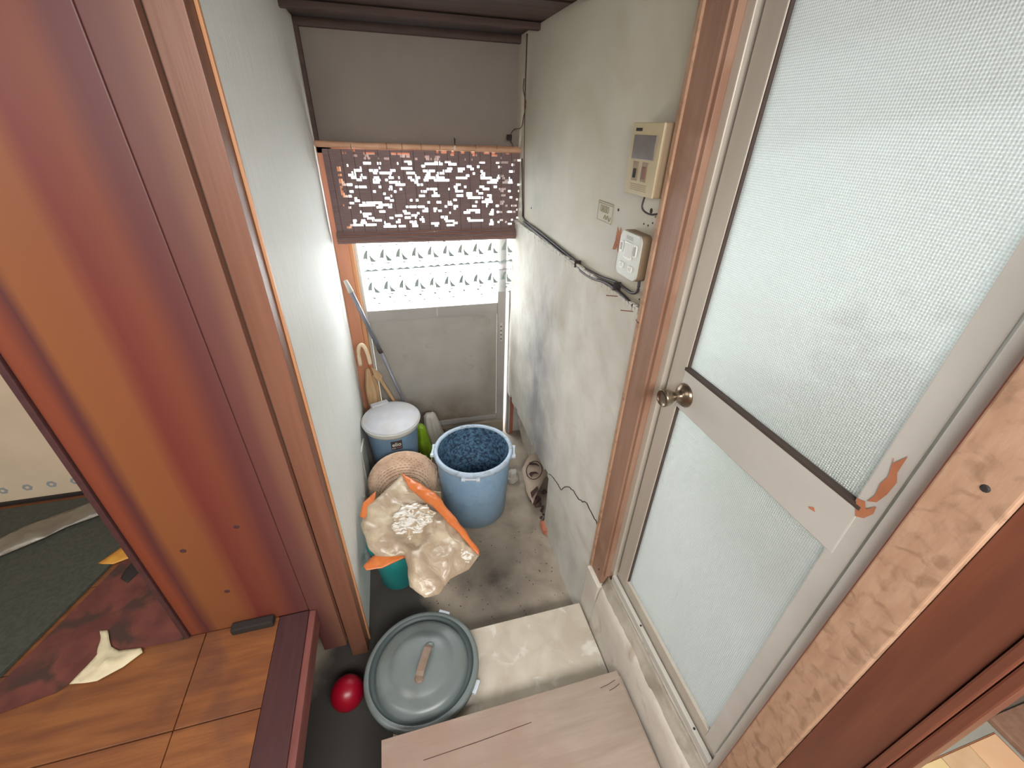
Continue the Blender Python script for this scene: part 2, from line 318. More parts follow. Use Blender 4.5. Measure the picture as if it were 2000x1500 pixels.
def puff(name, m, parent, outline, step=.02, thick=.03, amp=.01, nscale=9, fold=0, zoff=0, seed=0, under=.6):
    """closed crumpled film body over an outline of (x, y, z) points"""
    pts = []; n = len(outline)
    for i in range(n):
        a, b = Vector(outline[i]), Vector(outline[(i + 1) % n]); k = max(1, int((b - a).length / step))
        for j in range(k):
            q = a.lerp(b, j / k); w = noise.noise(q * 18 + Vector((seed, 0, 0))) * .006
            pts.append(q + Vector((w, w * .7, 0)))
    P2 = [(p.x, p.y) for p in pts]; nb = len(P2)
    xs = [p[0] for p in P2]; ys = [p[1] for p in P2]
    def dist(p):
        d = 9
        for i in range(nb):
            a = Vector(P2[i - 1]); b = Vector(P2[i]); ab = b - a; t = max(0, min(1, (Vector(p) - a).dot(ab) / max(1e-9, ab.length_squared)))
            d = min(d, (a + ab * t - Vector(p)).length)
        return d
    y = min(ys); row = 0
    inner = []
    while y < max(ys):
        x = min(xs) + (row % 2) * step / 2
        while x < max(xs):
            q = (x + random.uniform(-.2, .2) * step, y + random.uniform(-.2, .2) * step)
            if inside(q, P2):
                d = dist(q)
                if d > step * .5: inner.append((q, d))
            x += step
        y += step * .86; row += 1
    allp = [Vector(p) for p in P2] + [Vector(q) for q, d in inner]
    vs, es, fs, ov, oe, of = geometry.delaunay_2d_cdt(allp, [], [list(range(nb))], 1, 1e-6)
    # height: inverse distance blend of the outline heights
    def zb(p):
        sw = sz = 0
        for q in pts:
            w = 1 / (((q.x - p[0]) ** 2 + (q.y - p[1]) ** 2) ** 1.2 + 1e-6); sw += w; sz += w * q.z
        return sz / sw
    bm = bmesh.new(); top = []; bot = []
    for v in vs:
        d = dist(v); e = min(1, d / .05); e = 1 - (1 - e) ** 2
        q = Vector((v.x * nscale, v.y * nscale, seed)); base = zb(v) + zoff
        r = abs(noise.noise(q)) * 1.4 + abs(noise.noise(q * 2.3)) * .8 + noise.noise(q * .5) * .8
        f = fold * abs(sin((v.x * .8 + v.y * .55) * 38 + 2.5 * noise.noise(q * .5))) if fold else 0
        t = bm.verts.new((v.x, v.y, base + e * (thick + amp * (r - .8) * 2 + f) + .0015))
        top.append(t)
        bot.append(bm.verts.new((v.x, v.y, base - e * thick * under - .0015)))
    for f in fs:
        bm.faces.new([top[i] for i in f]); bm.faces.new([bot[i] for i in reversed(f)])
    # close the border
    be = [e for e in bm.edges if len(e.link_faces) == 1 and e.verts[0] in set(top)]
    idx = {v: i for i, v in enumerate(top)}
    for e in be:
        a, b = e.verts; i, j = idx[a], idx[b]
        try: bm.faces.new((a, b, bot[j], bot[i]))
        except Exception: pass
    mb = MB(); mb.b.free(); mb.b = bm
    return mb.out(name, m, parent, True)

# ------------------------------------------------------------------ the setting
fl = thing('floor', kind='structure')
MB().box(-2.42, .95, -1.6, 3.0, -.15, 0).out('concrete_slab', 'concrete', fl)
tint_spots(MT['concrete'], [(.35, 1.42, 0, .30, .36, .3, .7), (-.28, 1.35, 0, .30, .62, .3, 3.2), (-.42, .75, 0, .30, .55, .3, 4.5)], (62, 58, 54))  # one weak floor stain, then two strong spots of shade painted into the concrete
# far end of the slab rises as a rough doorstep under the entry door
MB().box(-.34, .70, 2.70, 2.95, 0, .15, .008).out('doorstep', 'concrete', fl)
# raised timber floor of the room on the left: separate boards
rows = [(.20, .52), (.524, .84), (.844, 1.165), (1.169, 1.49), (1.494, 1.81), (1.814, 2.13)]
for i, (a, b) in enumerate(rows):
    cuts = [-2.4, -1.66 + .1 * (i % 2), -.875 if i in (0, 1, 2) else -1.05, -.613]
    if i >= 3: cuts[-1] = -.62
    for x0, x1 in zip(cuts, cuts[1:]):
        MB().box(x0 + .0015, x1 - .0015, a, b, .455, .48 + random.uniform(0, .002), .002).out('floor_plank', 'floorboard', fl)
MB().box(-2.4, -.62, -1.6, .197, .455, .48).out('floor_plank', 'floorboard', fl)
MB().box(-2.4, -.60, -1.6, 2.12, .40, .455).out('subfloor', 'beam', fl)
MB().box(-.62, -.60, -1.6, 2.16, 0, .455).out('floor_riser', 'beam', fl)
# floor of the side room at lower right
MB().box(.77, 2.3, -1.6, .30, .42, .476).out('grey_floor_sheet', 'greyfloor', fl)
# hidden floor under the photographer
MB().box(-.6, .77, -1.6, -.35, .40, .48).out('landing_floor', 'floorboard', fl)
t = thing('floor_edge_beam', 'dark maroon timber beam edging the raised amber floor', 'beam', (-.555, .5, .41))
MB().box(-.613, -.503, -.35, 1.165, .40, .482, .004).out('beam_body', 'beam', t)
tag(MB().box(-.503, -.478, -.35, 1.165, .385, .476, .004).out('rubbed_edge', 'beam_edge', t), 'rubbed reddish front edge')
MB().box(-.585, -.57, -.35, 1.165, .08, .40).out('lower_board', 'beam', t)

ce = thing('ceiling', kind='structure')
y = -1.6
while y < 3.0:
    MB().box(-2.4, 2.3, y + .002, min(3.0, y + .30) - .002, 2.61 + (.006 if int(y * 10) % 2 else 0), 2.64, .002).out('ceiling_board', 'ceil', ce)
    y += .30
MB().box(-2.4, 2.3, -1.6, 3.0, 2.645, 2.67).out('ceiling_backing', 'ceil', ce)
for yy in (2.38, 1.75, 1.1, .45): MB().box(-.34, .76, yy, yy + .035, 2.585, 2.61).out('ceiling_batten', 'ceil', ce)

wl = thing('wall_left', kind='structure')
MB().box(-.42, -.338, 1.275, 3.0, 0, 2.61).out('wall_panel', 'wall_white', wl)
for i in range(26): pass
tag(MB().box(-.3375, -.330, 1.262, 1.276, 0, 2.61, .001).out('edge_strip', 'orange_edge', wl), 'thin pale orange edge strip')
MB().box(-2.42, -.42, 2.16, 2.2, 0, 2.61).out('back_panel', 'wall_grey', wl)
MB().box(-2.46, -2.42, -1.6, 2.2, 0, 2.61).out('side_panel', 'wall_grey', wl)

wf = thing('wall_far', kind='structure')
MB().box(-.338, .95, 2.735, 2.85, 2.105, 2.61).out('lintel_panel', 'wall_grey', wf)
MB().box(-.338, .80, 2.70, 2.735, 2.575, 2.61, .003).out('top_batten', 'ceil', wf)
MB().box(-.338, -.318, 2.70, 2.735, 2.10, 2.575, .002).out('corner_batten', 'ceil', wf)
MB().box(.78, .95, 2.735, 2.85, 0, 2.105).out('side_pier', 'plaster_lo', wf)

wr = thing('wall_right', kind='structure')
MB().box(.759, .86, 1.11, 2.735, 1.71, 2.61).out('painted_board', 'plaster_up', wr)
up = [(.745, 2.735, 1.712), (.745, 2.735, .41), (.745, 2.54, .406), (.745, 2.25, .42), (.745, 1.98, .412), (.745, 1.72, .425), (.745, 1.742, .30), (.745, 1.752, .12), (.745, 1.71, .0), (.745, 1.11, .0), (.745, 1.11, 1.712)]
# mortar lower wall: front face subdivided and slightly uneven, bulging toward the foot
def mortar():
    bm = bmesh.new(); ny, nz = 60, 64; g = {}
    P = [(p[1], p[2]) for p in up]
    for j in range(ny + 1):
        for k in range(nz + 1):
            yy = 1.11 + (2.735 - 1.11) * j / ny; zz = 1.712 * k / nz
            g[j, k] = (yy, zz)
    vv = {}
    def V(j, k):
        if (j, k) not in vv:
            yy, zz = g[j, k]
            if yy > 1.72 and zz < .43 and not zz < .0:
                pass
            b = -.020 * max(0, 1 - zz / .35) * max(0, min(1, (1.75 - yy) / .3)) + .004 * noise.noise(Vector((0, yy * 5, zz * 5))) + .002 * noise.noise(Vector((3, yy * 22, zz * 22)))
            if zz > 1.68: b += .004 * noise.noise(Vector((9, yy * 30, zz * 9)))
            vv[j, k] = bm.verts.new((.743 + b, yy, zz))
        return vv[j, k]
    for j in range(ny):
        for k in range(nz):
            cyy = (g[j, k][0] + g[j + 1, k + 1][0]) / 2; czz = (g[j, k][1] + g[j + 1, k + 1][1]) / 2
            lim = .41 + .02 * noise.noise(Vector((cyy * 12, 0, 0)))
            if cyy > 1.74 + .03 * noise.noise(Vector((0, 0, czz * 9))) and czz < lim: continue
            bm.faces.new((V(j, k), V(j + 1, k), V(j + 1, k + 1), V(j, k + 1)))
    r = bmesh.ops.extrude_face_region(bm, geom=bm.faces[:])
    for v in [x for x in r['geom'] if isinstance(x, bmesh.types.BMVert)]: v.co.x = .80 if v.co.z < 1.0 else .80
    mb = MB(); mb.b.free(); mb.b = bm
    return mb.out('mortar_face', 'plaster_lo', wr)
mortar()
MB().box(.93, 1.0, 1.6, 2.735, 0, .6).out('recess_back', 'kerb', wr)
MB().box(.80, 1.0, 1.11, 2.735, .6, 1.7).out('wall_core', 'kerb', wr)
MB().box(.80, 1.0, 1.11, 1.66, 0, .6).out('wall_core', 'kerb', wr)
# chipped ragged top edge of the mortar
rag = MB()
for i in range(70):
    yy = 1.13 + i * .0225; h = random.uniform(.004, .02)
    rag.box(.735, .746, yy, yy + random.uniform(.012, .03), 1.700 - h * .4, 1.712 + h * .3, .001)
tag(rag.out('ragged_mortar_edge', 'plaster_lo', wr), kind='stuff')
# crack
cr = spline([(.7405, 1.735, .44), (.7405, 1.612, .496), (.7405, 1.55, .50), (.7405, 1.47, .59), (.7405, 1.391, .642), (.7405, 1.32, .65), (.7405, 1.246, .697), (.7405, 1.16, .70), (.7405, 1.12, .68)], 5)
cr = [p + Vector((0, 0, random.uniform(-.008, .008))) for p in cr]
tag(MB().tube(cr, .0022, 5).out('crack', 'dark', wr), 'jagged dark crack')
# patches of peeled paint
def flat(name, pts, d, m, parent): return MB().poly(pts, d).out(name, m, parent)
x = .7585
flat('peeled_patch', [(x, 1.385, 1.915), (x, 1.372, 1.90), (x, 1.362, 1.918), (x, 1.352, 1.897), (x, 1.334, 1.905), (x, 1.343, 1.875), (x, 1.335, 1.862), (x, 1.345, 1.83), (x, 1.362, 1.838), (x, 1.37, 1.86), (x, 1.378, 1.84), (x, 1.40, 1.835), (x, 1.388, 1.87)], (-.001, 0, 0), 'bare', wr)
for (yy, zz, r) in ((1.198, 1.997, .008), (1.40, 1.968, .005), (1.178, 1.966, .003), (1.17, 1.985, .002), (1.225, 1.955, .003), (1.20, 1.955, .003), (1.17, 1.73, .003), (2.39, 1.82, .006), (1.14, 1.76, .003)):
    MB().lathe([(0, .0), (r, 0), (r * .8, .0012), (0, .0014)], (.7588, yy, zz), 12, Matrix.Rotation(-pi / 2, 4, 'Y')).out('screw_hole', 'dark', wr)
# outer closures of the building shell
MB().box(.80, 2.3, .19, .28, .30, 2.61).out('cross_panel', 'wall_grey', wr)
MB().box(2.26, 2.3, -1.6, .28, 0, 2.61).out('far_side_panel', 'wall_grey', wr)
MB().box(.76, .86, .28, 1.11, 2.50, 2.61).out('door_header_panel', 'plaster_up', wr)
MB().box(.80, .90, .28, 1.11, -.1, .50).out('footing', 'kerb', wr)
wb = thing('wall_back', kind='structure')
MB().box(-2.46, 2.3, -1.64, -1.6, 0, 2.61).out('back_wall_panel', 'plaster_up', wb)

# ------------------------------------------------------------------ frosted side door (door_1)
d1 = thing('door_1', kind='structure')
X0 = .785
def stile(name, y0, y1, z0, z1, x0=.772, x1=.80, m='alu', bev=.003): return MB().box(x0, x1, y0, y1, z0, z1, bev).out(name, m, d1)
stile('stile', .888, .952, .585, 2.5); stile('stile', .322, .368, .585, 2.5, m='alu_w')
stile('middle_rail', .352, .889, 1.495, 1.618, .770, .798, 'alu_w')
stile('bottom_rail_or_gap_shade', .368, .888, .585, .622)
stile('gasket', .352, .889, 1.618, 1.627, .768, .79, 'alu_d', .001)
stile('gasket', .884, .889, 1.627, 2.5, .775, .79, 'alu_d', .001); stile('gasket', .884, .889, .62, 1.495, .775, .79, 'alu_d', .001)
MB().box(.784, .790, .368, .888, 1.627, 2.5).out('upper_pane', 'glass', d1)
MB().box(.784, .790, .368, .888, .622, 1.495).out('lower_pane', 'glass', d1)
# door frame
stile('frame_side', .966, .995, .55, 2.5, .762, .80, 'alu'); stile('frame_side', .286, .3145, .45, 2.5, .762, .80, 'alu_w')
stile('gap_shade_strip', .952, .966, .55, 2.5, .785, .80, 'alu_d', 0); stile('frame_head', .286, .995, 2.47, 2.51, .762, .80, 'alu')  # dark strip fills the open gap, shade put into its colour
stile('sill_track', .3145, .966, .525, .556, .757, .773, 'alu_w', .002); stile('sill_slot', .3145, .966, .52, .545, .773, .785, 'alu_d', 0)
stile('sill_inner', .3145, .966, .54, .572, .778, .80, 'alu', .002)
for yy in (.74, .40): MB().lathe([(0, 0), (.004, 0), (.004, .0015), (0, .0015)], (.765, yy, .5565), 10).out('sill_screw', 'dark', d1)
# knob
My = Matrix.Rotation(-pi / 2, 4, 'Y')
kn = MB().lathe([(0, 0), (.036, 0), (.036, .004), (.031, .011), (.020, .017), (.013, .022), (.0125, .036), (.017, .044), (.023, .056), (.026, .068), (.0262, .074), (.0235, .078), (.022, .076), (.0205, .0735), (.006, .0725), (0, .074)], (.771, .862, 1.548), 40, My).out('door_knob', 'steel_dull', d1, True)
flat('peeled_patch', [(.7705, .352, 1.745), (.7705, .349, 1.735), (.7705, .3375, 1.76), (.7705, .337, 1.725), (.7705, .330, 1.71), (.7705, .332, 1.68), (.7705, .338, 1.655), (.7705, .350, 1.645), (.7705, .345, 1.665), (.7705, .348, 1.69), (.7705, .344, 1.71)], (-.001, 0, 0), 'bare', d1)
flat('peeled_patch', [(.7695, .366, 1.637), (.7695, .352, 1.642), (.7695, .345, 1.630), (.7695, .334, 1.648), (.7695, .332, 1.632), (.7695, .340, 1.612), (.7695, .352, 1.604), (.7695, .360, 1.622)], (-.001, 0, 0), 'bare', d1)
flat('peeled_patch', [(.7695, .43, 1.547), (.7695, .42, 1.555), (.7695, .414, 1.548), (.7695, .425, 1.545)], (-.001, 0, 0), 'bare', d1)

# ------------------------------------------------------------------ entry door (door_2)
d2 = thing('door_2', kind='structure')
def dbox(name, x0, x1, z0, z1, m, y0=2.73, y1=2.76, bev=.003): return MB().box(x0, x1, y0, y1, z0, z1, bev).out(name, m, d2)
dbox('left_stile', -.235, -.215, .16, 2.05, 'alu_w', bev=.002)
dbox('middle_rail', -.215, .655, 1.078, 1.152, 'alu_e')
dbox('bottom_rail_or_gap_shade', -.215, .655, .155, .20, 'alu_e')
dbox('lower_panel', -.213, .653, .20, 1.078, 'door_grey', 2.742, 2.752)
dbox('panel_bead', -.215, .655, 1.068, 1.078, 'alu_e', 2.734, 2.744, .001)
dbox('right_stile', .655, .712, .02, 2.05, 'alu_e', 2.725, 2.765)
dbox('top_rail', -.235, .712, 2.02, 2.06, 'alu_e')
dbox('glass_pane', -.213, .655, 1.152, 2.02, 'glass_e', 2.744, 2.748, 0)
dbox('lock_plate', .672, .690, .86, 1.0, 'ello_rim', 2.722, 2.726, .001)
for i in range(4): dbox('lock_slot', .676, .686, .872 + i * .032, .882 + i * .032, 'label_d', 2.720, 2.723, 0)
dbox('rail_scratch', .232, .235, 1.085, 1.14, 'white', 2.7285, 2.7305, 0)
dbox('kick_plate', -.235, .655, .04, .155, 'door_grey', 2.74, 2.76)
dbox('left_jamb', -.338, -.262, 0, 2.10, 'orange_jamb', 2.70, 2.78)
dbox('left_jamb_lip', -.262, -.236, 0, 2.10, 'orange_edge', 2.712, 2.78)
dbox('right_track', .738, .752, .0, 2.06, 'alu_e', 2.73, 2.77, .002)
dbox('right_track', .752, .764, .0, 2.06, 'ello_rim', 2.715, 2.77, .002)
dbox('right_jamb', .764, .79, .0, 2.10, 'red_jamb', 2.705, 2.78, .002)
dbox('head_jamb', -.338, .79, 2.055, 2.105, 'orange_jamb', 2.70, 2.78, .002)

# ------------------------------------------------------------------ posts and trims
t = thing('wooden_post', 'salmon brown wooden door post beside the round knob, rising from the mortar kerb', 'post', (.75, 1.05, .44))
MB().box(.735, .80, 1.008, 1.112, .44, 2.61, .003).out('post_body', 'post', t)
MB().box(.742, .80, .994, 1.010, .505, 2.61, .002).out('post_bead', 'post', t)
MB().box(.728, .745, 1.098, 1.116, .445, 2.61, .002).out('post_edge', 'post_d', t)
MB().lathe([(0, 0), (.005, 0), (.004, .002), (0, .002)], (.735, 1.04, .50), 10, My).out('nail_head', 'dark', t)
t = thing('wooden_post', 'mottled worn salmon door post between frosted door and dark red panel', 'post', (.75, .24, .45))
MB().box(.738, .80, .200, .282, .2, 2.61, .003).out('post_body', 'post_d', t)
MB().box(.750, .80, .2825, .288, .2, 2.61, .001).out('post_edge', 'red_jamb', t)
MB().lathe([(0, 0), (.006, 0), (.004, .002), (0, .002)], (.738, .232, 1.80), 10, My).out('knot', 'dark', t)
t = thing('upright_board', 'dark red-brown upright wooden panel at the lower right edge', 'panel', (.76, .14, .48))
MB().box(.752, .80, .115, .199, .2, 2.61, .002).out('panel_board', 'panel_r', t)
MB().box(.746, .80, .098, .113, .2, 2.61, .003).out('moulding', 'panel_r', t)
MB().box(.752, .80, .080, .097, .2, 2.61, .003).out('edge_board', 'panel_r', t)

t = thing('mortar_kerb', 'rough grey mortar kerb under the frosted door', 'kerb', (.75, .7, .2))
kb = MB()
bm = kb.b; nA = 60; prof = [(.716, 0), (.712, .15), (.716, .30), (.722, .39), (.729, .425), (.738, .44), (.752, .452), (.762, .470), (.80, .50), (.80, 0)]
rings = []
for i in range(nA + 1):
    yy = .289 + (.992 - .289) * i / nA
    rings.append([bm.verts.new((px + .004 * noise.noise(Vector((yy * 9, pz * 9, 0))) + .002 * noise.noise(Vector((yy * 30, pz * 30, 0))), yy, pz + (.003 * noise.noise(Vector((yy * 24, px * 50, 4))) if pz > .1 else 0))) for px, pz in prof])
for A, B in zip(rings, rings[1:]):
    for k in range(len(prof) - 1): bm.faces.new((A[k], B[k], B[k + 1], A[k + 1]))
bm.faces.new(rings[0]); bm.faces.new(rings[-1][::-1])
kb.out('kerb_body', 'kerb', t, True)
MB().box(.716, .799, .993, 1.108, 0, .439, .004).out('kerb_end', 'kerb', t)
lt = MB(); bm = lt.b; rings = []
for i in range(nA + 1):
    yy = .30 + (1.0 - .30) * i / nA
    rings.append([bm.verts.new((px + .0022 * noise.noise(Vector((yy * 9, px * 9, 5))), yy, pz + .003 * noise.noise(Vector((yy * 20, px * 40, 7))))) for px, pz in ((.736, .432), (.740, .446), (.752, .460), (.760, .478), (.764, .50), (.764, .42))])
for A, B in zip(rings, rings[1:]):
    for k in range(5): bm.faces.new((A[k], B[k], B[k + 1], A[k + 1]))
bm.faces.new(rings[0]); bm.faces.new(rings[-1][::-1])
lt.out('dirty_ledge', 'kerb_top', t, True)

t = thing('concrete_step', 'pale flaking concrete step in front of the plywood board', 'step', (.35, .9, 0))
MB().box(-.215, .706, .28, 1.10, 0, .158, .004).out('step_block', 'concrete_l', t)
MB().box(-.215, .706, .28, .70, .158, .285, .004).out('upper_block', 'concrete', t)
t = thing('plywood_board', 'weathered pinkish plywood board lying on the step nearest the camera', 'board', (.2, .5, .3))
MB().box(-.241, .694, .05, .715, .285, .302, .002).out('board_body', 'plank', t)
for (x0, yy, l) in ((.60, .672, .07), (-.10, .62, .40), (.63, .655, .05), (-.06, .45, .2)):
    MB().tube([(x0, yy, .3022), (x0 + l * .5, yy + .004, .3022), (x0 + l, yy + .012, .3022)], .0011, 5).out('split_line', 'debris', t)

# ------------------------------------------------------------------ left side boards
t = thing('cedar_board', 'tall banded orange-brown cedar board standing on the raised floor', 'board', (-.65, 1.18, .48))
MB().box(-.927, -.505, 1.165, 1.20, .482, 2.60, .003).out('board_body', 'board', t)
MB().box(-.505, -.41, 1.168, 1.20, .16, 2.60, .003).out('board_body', 'board', t)
MB().box(-.945, -.928, 1.155, 1.215, .482, 2.60, .003).out('edge_bead', 'beam', t)
for (xx, zz) in ((-.62, 1.02), (-.74, .70), (-.80, .95)):
    MB().lathe([(0, 0), (.010, 0), (.008, .001), (0, .0012)], (xx, 1.165, zz), 10, Matrix.Rotation(pi / 2, 4, 'X')).out('knot', 'beam', t)
t = thing('corner_post', 'orange-brown corner post capping the end of the white wall', 'post', (-.38, 1.24, 0))
MB().box(-.409, -.338, 1.200, 1.274, 0.0, 2.61, .002).out('post_body', 'post_l', t)
t = thing('black_block', 'small black block at the foot of the cedar board', 'block', (-.70, 1.14, .482))  # unidentified dark piece at the board foot, modelled as a block
MB().box(-.775, -.625, 1.125, 1.16, .483, .515, .006).out('block_body', 'dark', t)

# ------------------------------------------------------------------ left room content
t = thing('sliding_panel', 'ivory sliding panel with a row of small blue flowers behind the cedar board', 'panel', (-2.0, 2.13, .49))
MB().box(-2.4, -1.02, 2.12, 2.14, .50, 2.2, .002).out('panel_sheet', 'flowerpanel', t)
MB().box(-2.4, -1.02, 2.105, 2.145, .482, .50, .002).out('bottom_rail_or_gap_shade', 'dark', t)  # black strip painted in for the dark gap under the panel
for i in range(9):
    px = -2.33 + i * .10
    MB().lathe([(0, 0), (.022, 0), (.022, .0008), (0, .0008)], (px, 2.12, .572), 6, Matrix.Rotation(pi / 2, 4, 'X')).out('flower', 'bluedot', t)
    MB().lathe([(0, 0), (.008, 0), (.008, .001), (0, .001)], (px, 2.1192, .572), 8, Matrix.Rotation(pi / 2, 4, 'X')).out('flower_centre', 'flowerpanel', t)
t = MB().poly([(-2.4, .92, .484), (-1.52, 1.15, .484), (-1.345, 1.66, .484), (-1.46, 2.07, .484), (-2.4, 2.07, .484)], (0, 0, .012)).out('carpet', 'rug')
tag(t, 'dark grey carpet on the raised floor at the left edge', 'carpet')
t = MB().poly([(-1.51, 1.02, .484), (-1.30, 1.06, .484), (-1.16, 1.16, .484), (-.95, 1.155, .484), (-.955, 1.30, .484), (-1.1, 1.44, .484), (-1.20, 1.6, .484), (-1.30, 1.64, .484), (-1.335, 1.60, .484), (-1.50, 1.14, .484)], (0, 0, .004)).out('floor_mat', 'maroon')
tag(t, 'thin dark maroon mat between grey carpet and amber boards', 'mat')
t = puff('plastic_sheet', 'film', None, [(-2.05, 1.72, .512), (-1.85, 1.90, .512), (-1.60, 2.02, .512), (-1.50, 1.92, .512), (-1.66, 1.85, .512), (-1.72, 1.80, .512), (-1.86, 1.72, .512), (-2.0, 1.64, .512)], .025, .02, .01, 14, seed=3)
tag(t, 'cloudy crumpled plastic sheet on the dark carpet under the flower panel', 'plastic sheet')
t = puff('torn_paper', 'paper', None, [(-1.265, 1.074, .494), (-1.225, 1.165, .494), (-1.262, 1.262, .494), (-1.235, 1.258, .494), (-1.19, 1.185, .494), (-1.155, 1.16, .494), (-1.08, 1.155, .494), (-1.07, 1.135, .492), (-1.115, 1.095, .492), (-1.18, 1.065, .492)], .012, .008, .006, 26, seed=5)
tag(t, 'torn crumpled cream paper scrap on the raised floor', 'paper')
t = puff('wrapper', 'yellow', None, [(-1.42, 1.60, .50), (-1.36, 1.68, .50), (-1.30, 1.66, .495), (-1.30, 1.61, .492), (-1.36, 1.585, .495)], .012, .012, .006, 30, seed=6)
tag(t, 'crumpled mustard yellow wrapper at the edge of the grey carpet', 'wrapper')
t = puff('dark_cloth_scrap', 'dark', None, [(-1.29, 1.60, .49), (-1.24, 1.64, .49), (-1.22, 1.55, .49), (-1.26, 1.47, .49), (-1.30, 1.50, .49)], .014, .014, .006, 24, seed=8)
tag(t, 'small black cloth scrap beside the yellow wrapper', 'cloth')
for (xx, yy, r, g) in ((-1.02, 1.22, .05, 1), (-.93, .93, .07, 2), (-1.13, 1.38, .04, 3)): pass

# ------------------------------------------------------------------ side room mat with tiles
t = thing('vinyl_tile_mat', 'cream and peach tile-patterned vinyl mat in the lower right corner', 'mat', (1.5, .05, .478))
MB().box(1.15, 1.80, -.5, .152, .477, .480).out('mat_backing', 'bare', t)
k = 0
for ix in range(5):
    for iy in range(5):
        x0 = 1.16 + ix * .127; y1 = .150 - iy * .10
        m = ('tile', 'tile', 'tile', 'tile_m', 'tile_p')[ix] if iy == 0 else 'tile'
        MB().box(x0 + .0015, x0 + .1255, y1 - .0985, y1 - .0015, .480, .484, .001).out('vinyl_tile', m, t)
t = MB().box(1.815, 1.835, -1.4, .185, .477, .50, .004).out('trim_1', 'post'); tag(t, kind='structure')
t = MB().box(1.836, 2.25, -1.4, .185, .477, .492).out('trim_2', 'post'); tag(t, kind='structure')

# ------------------------------------------------------------------ blind and curtain
t = thing('reed_blind', 'half-rolled purple-brown reed blind full of bright gaps over the entry door', 'blind', (.25, 2.66, 2.1))
YB = 2.655; zt, zb_ = 2.078, 1.66; rows_n = 36; dz = (zt - zb_) / rows_n
reeds = MB(); x0b, x1b = -.305, .785; dxn = .0065
def hole(xx, zz):
    if xx < x0b + .055 or zz < zb_ + .012: return False
    a = noise.noise(Vector((xx * 26 + zz * 16, zz * 70 - xx * 6, 1.3)))
    b = noise.noise(Vector((xx * 5, zz * 9, 7.7)))
    edge = .06 if xx > x1b - .06 else 0
    return a > .25 - .12 * b + edge
for r in range(rows_n):
    z0 = zb_ + r * dz; xx = x0b; start = xx; inh = False
    wob = .0006 * sin(r * 2.1)
    while xx <= x1b + 1e-6:
        h = hole(xx, z0) and random.random() > .06
        if h and not inh:
            reeds.box(start, xx, YB - .0022 + wob, YB + .0022 + wob, z0, z0 + dz * .985); inh = True
        elif not h and inh: start = xx; inh = False
        xx += dxn
    if not inh: reeds.box(start, x1b, YB - .0022 + wob, YB + .0022 + wob, z0, z0 + dz * .985)
o = reeds.out('reed_weave', 'reed', t); tag(o, kind='stuff')
th = MB()
for i in range(18):
    xx = x0b + .03 + i * .0615; th.tube([(xx, YB - .004, zt), (xx + .003, YB - .004, zb_)], .0008, 4)
tag(th.out('binding_thread', 'dark', t), kind='stuff')
rl = MB()
rl.lathe([(0, 0), (.020, 0), (.022, .01), (.022, x1b - x0b - .01), (.020, x1b - x0b), (0, x1b - x0b)], (x0b, YB - .008, 1.628), 16, Matrix.Rotation(pi / 2, 4, 'Y'))
rl.out('rolled_hem_core', 'reed', t)
for i in range(22):
    a = i / 22 * 2 * pi; y_ = YB - .008 + .0235 * cos(a); z_ = 1.628 + .0235 * sin(a) * (1.35 if sin(a) > 0 else 1)
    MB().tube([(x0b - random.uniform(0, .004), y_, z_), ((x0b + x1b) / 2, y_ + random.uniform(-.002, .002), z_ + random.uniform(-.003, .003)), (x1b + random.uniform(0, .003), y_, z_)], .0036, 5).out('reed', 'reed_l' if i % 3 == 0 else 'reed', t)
rod = spline([(-.334, YB, 2.101), (-.1, YB, 2.096), (.2, YB, 2.094), (.5, YB, 2.09), (x1b + .005, YB, 2.088)], 6)
MB().tube(rod, .015, 12).out('top_rod', 'rod', t, True)
for xx in (-.16, .02, .1, .2, .3, .5, .62):
    MB().lathe([(.0156, -.002), (.0162, 0), (.0156, .002)], (xx, YB, 2.095), 12, Matrix.Rotation(pi / 2, 4, 'Y')).out('rod_node', 'brown_handle', t)
MB().tube([(.382, YB - .014, 2.10), (.382, YB - .02, 2.115), (.384, YB - .008, 2.135), (.386, YB + .02, 2.14)], .003, 6).out('hook', 'steel_dull', t)
MB().tube([(.382, YB - .016, 2.105), (.381, YB - .017, 2.085)], .005, 8).out('hook_loop', 'white', t)

t = thing('lace_curtain', 'short sheer white lace curtain with two rows of grey sailboats', 'curtain', (.3, 2.70, 1.25))
YC = 2.704
cu = MB(); bm = cu.b; nx, nz = 90, 14; g = []
def cw(xx, zz): return .0035 * sin(xx * 55 + .7 * sin(zz * 6)) + .002 * sin(xx * 140)
xc0, xc1 = -.200, .775
for k in range(nz + 1):
    row = []
    for i in range(nx + 1):
        xx = xc0 + (xc1 - xc0) * i / nx; zbt = 1.205 + .035 * i / nx + .006 * abs(sin(i / nx * pi * 11))
        zz = zbt + (1.72 - zbt) * k / nz; row.append(bm.verts.new((xx + .0 * k, YC + cw(xx, zz) * .4, zz)))
    g.append(row)
for k in range(nz):
    for i in range(nx): bm.faces.new((g[k][i], g[k][i + 1], g[k + 1][i + 1], g[k + 1][i]))
cu.out('curtain_cloth', 'curtain', t, True)
pr = MB(); bm = pr.b
def pl(pts, dy=-.004):
    vs = [bm.verts.new((px, YC + dy, pz)) for px, pz in pts]; bm.faces.new(vs)
pitch = .0955
